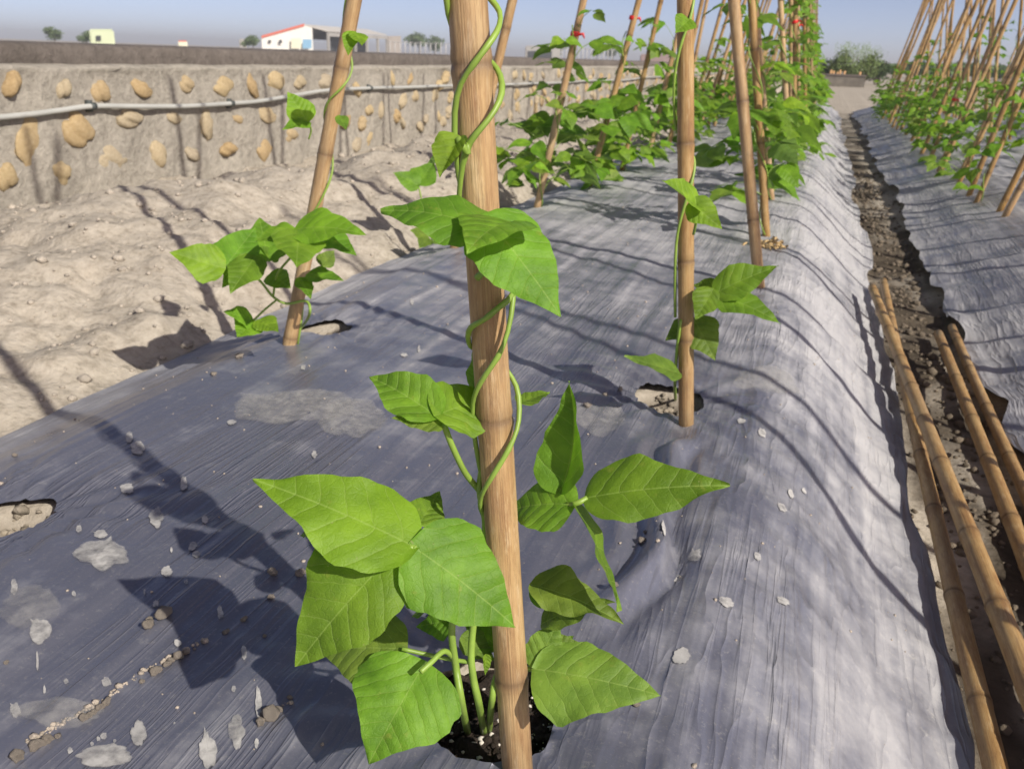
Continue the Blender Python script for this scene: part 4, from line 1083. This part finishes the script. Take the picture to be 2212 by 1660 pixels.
# ------------------------------------------------------------------ background
def at(X, dist, z): r = ray(X, 100); k = dist / math.hypot(r[0], r[1]); return Vector((r[0] * k, r[1] * k, z))
def pxz(X, Y, dist):                           # height seen at picture row Y, at that distance
    r = ray(X, Y); return float(H + r[2] * dist / math.hypot(r[0], r[1]))
def leaf_cloud(rx, ry, rz, n, size, seed, flat=.0):
    rg = random.Random(seed); b = MB()
    lobes = [(Vector((rg.uniform(-.55, .55) * rx, rg.uniform(-.55, .55) * ry, rg.uniform(-.45, .55) * rz)), rg.uniform(.35, .6)) for _ in range(9)]
    for _ in range(n):
        c, s = rg.choice(lobes); v = Vector((rg.gauss(0, 1), rg.gauss(0, 1), rg.gauss(0, 1))).normalized() * (rg.random() ** .4)
        p = c + Vector((v.x * rx, v.y * ry, v.z * rz)) * s
        a = Vector((rg.gauss(0, 1), rg.gauss(0, 1), rg.gauss(0, .6))).normalized(); q = a.orthogonal().normalized(); q = Matrix.Rotation(rg.uniform(0, 6), 3, a) @ q
        k = size * rg.uniform(.6, 1.4); i = len(b.v)
        b.v += [p - a * k, p + q * k * .45, p + a * k, p - q * k * .45]; b.f.append((i, i + 1, i + 2, i + 3))
    return b
def tree(X, dist, ytop, wpx, label, seed, material=None, trunk=True):
    ht = pxz(X, ytop, dist); wd = wpx / KD / FPX * dist
    root = empty('tree', at(X, dist, -.25)); prop(root, label, 'tree', 'distant trees')
    tot = ht + .25; cz = tot * .60; rz = tot * .46
    b = leaf_cloud(wd * .62, wd * .62, rz, 1100, wd * .06, seed); link('crown', b.mesh('crown', material or FARLEAF, False), root, (0, 0, cz))
    b = MB(); rr = max(.05, tot * .022); b.tube([(0, 0, 0), (rr, 0, tot * .3), (-rr * .6, 0, tot * .62)], [rr, rr * .75, rr * .3], 7)
    for a in range(5):
        an = a * 1.3; b.tube([(rr * .5, 0, tot * (.25 + .05 * a)), (math.cos(an) * wd * .3, math.sin(an) * wd * .3, tot * (.5 + .06 * a))], [rr * .45, rr * .15], 5)
    link('trunk', b.mesh('trunk', TRUNK), root)
tree(119, 170, 59, 34, 'lone rounded tree standing above the wall at the far left', 801)
tree(187, 150, 67, 34, 'low bushy tree tucked beside the pale green hut', 802)
tree(546, 140, 75, 34, 'dark tree against the left end of the white warehouse', 803)
tree(905, 200, 72, 46, 'larger tree right of the warehouse behind the pale posts', 804)
tree(938, 215, 78, 38, 'second tree right of the warehouse, nearer the foreground pole', 805)
tree(1010, 230, 96, 40, 'low far tree hidden behind the foreground pole', 806)
tree(1200, 230, 96, 40, 'faint far tree above the grey shed', 807)
tree(1290, 240, 90, 24, 'slim far tree left of the red-tied pole cluster', 808)
tree(1325, 260, 92, 28, 'small far tree next to the slim one', 809)
for i, (X, yt, wd) in enumerate(((1985, 136, 120), (2060, 140, 90), (2140, 138, 120), (2230, 141, 110))):
    tree(X, 90 + 6 * i, yt, wd, f'distant green tree seen through the right-hand poles, {ORD[i]} from the furrow', 820 + i, plain('hedge_green', (.09, .15, .05), .8, .4, .8))

WHITE = plain('white_painted_sheet', (.72, .72, .68), .6, .05, .5); CREAM = plain('cream_sheet', (.72, .71, .55), .6, .05, .5)
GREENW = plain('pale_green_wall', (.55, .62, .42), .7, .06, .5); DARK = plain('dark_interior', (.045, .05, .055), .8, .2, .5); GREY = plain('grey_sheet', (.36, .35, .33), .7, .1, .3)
ROOF = plain('pale_grey_roof', (.55, .53, .49), .6, .06, .3); REDT = plain('red_trim', (.6, .13, .08), .6); BLUE = plain('blue_door', (.22, .42, .6), .5); BRICK = plain('grey_block', (.34, .31, .28), .9, .1, 1)
def quad_part(name, corners, material, root, th=.12):
    """flat panel with thickness, corners as world points"""
    c = [Vector(p) - Vector(root.location) for p in corners]; n = (c[1] - c[0]).cross(c[-1] - c[0]).normalized() * th
    b = MB(); k = len(c); b.v = c + [p + n for p in c]
    b.f = [tuple(range(k)), tuple(reversed(range(k, 2 * k)))] + [(i, (i + 1) % k, k + (i + 1) % k, k + i) for i in range(k)]
    return link(name, b.mesh(name, material, False), root)
def Q(X, Y, dist): r = ray(X, Y); k = dist / math.hypot(r[0], r[1]); return Vector(O + r * k)
def warehouse():
    D0, D1, D2 = 150, 152, 178
    root = empty('warehouse', at(640, D0, -.25)); prop(root, 'white gabled warehouse with red roof trim and an open shed side', 'warehouse')
    W = lambda x, y, d: Q(507 + x * .2139, 33.8 + y * .2139, d)
    def low(v): return Vector((v.x, v.y, -.25))
    gl, ap, mid_ = W(270, 222, D0), W(700, 100, D0 + .7), W(782, 122, D0 + .8)
    quad_part('gable_wall', [low(gl), low(mid_), mid_, ap, gl], WHITE, root)
    rgt = W(942, 170, D1); far = W(1535, 205, D2); farb = W(1660, 205, D2 + 4)
    back = far - rgt
    quad_part('roof_slope', [ap + Vector((0, 0, .05)), rgt + Vector((0, 0, .1)), far + Vector((0, 0, .1)), ap + back * 1.0], ROOF, root, .15)
    quad_part('roof_slope', [gl + Vector((0, 0, .1)), ap + Vector((0, 0, .06)), ap + back, gl + back], ROOF, root, .15)
    quad_part('interior_back', [low(mid_ + back * .25), low(rgt + back * .95 + (gl - rgt) * .35), rgt + back * .95 + (gl - rgt) * .35, mid_ + back * .25], DARK, root)  # dark colour stands in for the shade inside the open side
    quad_part('floor_slab', [low(gl), low(rgt), low(far), low(gl + back)], GREY, root, .05)
    quad_part('trim', [gl + Vector((0, 0, -.05)), ap + Vector((0, 0, -.05)), ap + Vector((0, 0, .28)), gl + Vector((0, 0, .28))], REDT, root, .3)
    quad_part('beam', [rgt + Vector((0, 0, -.55)), far + Vector((0, 0, -.55)), far, rgt], GREY, root, .15)
    for t in (0, .2, .42, .62, .82, 1):
        p = rgt + back * t; b = MB(); q = p - Vector(root.location); b.box(q.x - .18, q.x + .18, q.y - .18, q.y + .18, 0, p.z + .25)
        link('column', b.mesh('column', GREY, False), root)
    quad_part('end_wall', [low(far), low(farb), farb, far], BRICK, root, .4)
    F = -(ap - Vector(O)).normalized() * .25
    for nm, x0, x1, y0, y1, mt in (('window', 340, 368, 245, 275, DARK), ('window', 447, 478, 245, 278, DARK), ('door', 570, 672, 228, 330, CREAM), ('door', 686, 776, 238, 330, BLUE)):
        quad_part(nm, [W(x0, y1, D0) + F, W(x1, y1, D0) + F, W(x1, y0, D0) + F, W(x0, y0, D0) + F], mt, root, .05)
    for k in range(4):
        p0 = W(1010 + k * 130, 330, D2 - 18 + k * 4); 
    return root
warehouse()
def hut(X0, X1, ytop, dist, mt, label, win=None, roofm=None, cat='hut'):
    a, b_ = Q(X0, ytop, dist), Q(X1, ytop, dist); root = empty('hut', Vector((a.x, a.y, -.25))); prop(root, label, cat)
    v = (a - Vector(O)); v.z = 0; v = v.normalized() * 4; low = lambda p: Vector((p.x, p.y, -.25))
    quad_part('front_wall', [low(a), low(b_), b_, a], mt, root)
    quad_part('side_wall', [low(b_), low(b_ + v), b_ + v, b_], mt, root)
    quad_part('side_wall', [low(a + v), low(a), a, a + v], mt, root)
    rz = Vector((0, 0, .02)); quad_part('roof', [a + rz, b_ + rz, b_ + v + rz, a + v + rz], roofm or mt, root, .18)
    if win:
        f = -v.normalized() * .2; quad_part('window', [Q(win[0], win[3], dist) + f, Q(win[1], win[3], dist) + f, Q(win[1], win[2], dist) + f, Q(win[0], win[2], dist) + f], DARK, root, .05)  # on the long grey shed this dark panel paints the shade inside its opening
hut(195, 243, 67, 120, GREENW, 'pale green flat-roofed hut with one dark window, above the wall at left', (207, 218, 77, 88))
hut(386, 403, 90, 170, CREAM, 'tiny cream shed peeping over the wall left of the warehouse', None, REDT, 'shed')
hut(518, 530, 87, 160, GREY, 'tiny grey shed next to the dark tree by the warehouse', None, None, 'shed')
hut(1136, 1210, 101, 190, GREY, 'long grey shed with a dark opening behind the wall, right of the foreground pole', (1140, 1192, 110, 124), None, 'shed')
hut(1385, 1480, 120, 130, plain('dull_pink_roof', (.30, .22, .21), .8, .1, .5), 'dull mauve low shed behind the red-tied poles', None, None, 'shed')
PALE = plain('pale_post', (.45, .45, .44), .7)
for i in range(26):
    X = 842 + i * 11 if i < 13 else 1215 + (i - 13) * 9
    d = 110; p = at(X, d, -.25); tp = pxz(X, 88 + .036 * (X - 842) + (i % 3), d)
    b = MB(); b.tube([(0, 0, 0), (0, 0, tp + .25)], .06, 6); b.box(-.35, .35, -.03, .03, tp + .16, tp + .22)
    o = link('fence_post', b.mesh('fence_post', PALE), None, p)
    prop(o, f'pale post, {ORD[i % 13]} from the left of the {"group right of the warehouse" if i < 13 else "group behind the red-tied pole"}', 'post', 'pale posts beyond the wall')
# shrub thicket and stakes behind the far wall
SHR = plain('willowy_green', (.13, .19, .055), .7, .4, 2.5); SHD = plain('dark_shrub_green', (.05, .09, .03), .8, .4, 2)
for i, (X, yt, wpx, mt, lb) in enumerate(((1835, 96, 70, SHR, 'tall willowy shrub behind the far end wall'), (1875, 104, 60, SHR, 'feathery shrub right of the tall one behind the end wall'), (1795, 122, 44, SHD, 'dark shrub at the left of the thicket behind the end wall'), (1905, 118, 60, SHD, 'dark shrub behind the first right-hand poles'), (1850, 138, 110, SHD, 'low dark shrub at the foot of the thicket'))):
    dist = 44 + i * .6; ht = pxz(X, yt, dist) + .25; wd = wpx / KD / FPX * dist
    root = empty('shrub', at(X, dist, -.25)); prop(root, lb, 'shrub', 'shrubs behind the end wall')
    b = leaf_cloud(wd / 2, wd / 2, ht * .42, 1500, .06, 840 + i)
    rg2 = random.Random(i)
    for _ in range(60 if mt is SHR else 0):                       # upright wispy shoots
        x, y = rg2.gauss(0, wd * .22), rg2.gauss(0, wd * .22); hh = ht * rg2.uniform(.45, .62)
        for k in range(14):
            z = -ht * .1 + (hh + ht * .1) * k / 14; a = rg2.uniform(0, 6); j = len(b.v); s = .06
            q = Vector((x + math.cos(a) * .05, y + math.sin(a) * .05, z)); t = Vector((math.cos(a), math.sin(a), 1.4)).normalized() * s; u = t.orthogonal().normalized() * s * .3
            b.v += [q, q + t * .5 + u, q + t, q + t * .5 - u]; b.f.append((j, j + 1, j + 2, j + 3))
    link('crown', b.mesh('crown', mt, False), root, (0, 0, ht * .5))
    b = MB()
    for k in range(7): an = k * .9; b.tube([(math.cos(an) * .05, math.sin(an) * .05, 0), (math.cos(an) * wd * .3, math.sin(an) * wd * .3, ht * .8)], [.02, .006], 5)
    link('trunk', b.mesh('trunk', TRUNK), root)
WOOD = plain('orange_wood', (.50, .30, .14), .8)
for i, X in enumerate((1802, 1808, 1817, 1822, 1832, 1866)):
    b = MB(); b.tube([(0, 0, -.2), (0, 0, .02)], .05, 6); b.tube([(0, 0, .02), (.02, 0, pxz(X, 151 + i % 3 * 2, 39.5))], [.05, .045], 6)
    o = link('wooden_stake', b.mesh('wooden_stake', WOOD), None, at(X, 39.5, 0)); prop(o, f'short orange stake behind the end wall, {ORD[i]} from the left', 'stake', 'stakes behind the end wall')

# the air: thin even haze round the whole scene
b = MB(); b.box(-950, 950, -450, 1700, -1.4, 9.5)
hz = bpy.data.materials.new('haze_air'); hz.use_nodes = True; n = hz.node_tree; n.nodes.remove(n.nodes['Principled BSDF'])
pv = n.nodes.new('ShaderNodeVolumePrincipled'); pv.inputs['Color'].default_value = (.86, .89, .95, 1); pv.inputs['Density'].default_value = .0012; pv.inputs['Anisotropy'].default_value = .1
L(n, pv.outputs[0], n.nodes['Material Output'].inputs['Volume'])
o = link('haze', b.mesh('haze', hz, False)); prop(o, kind='stuff')
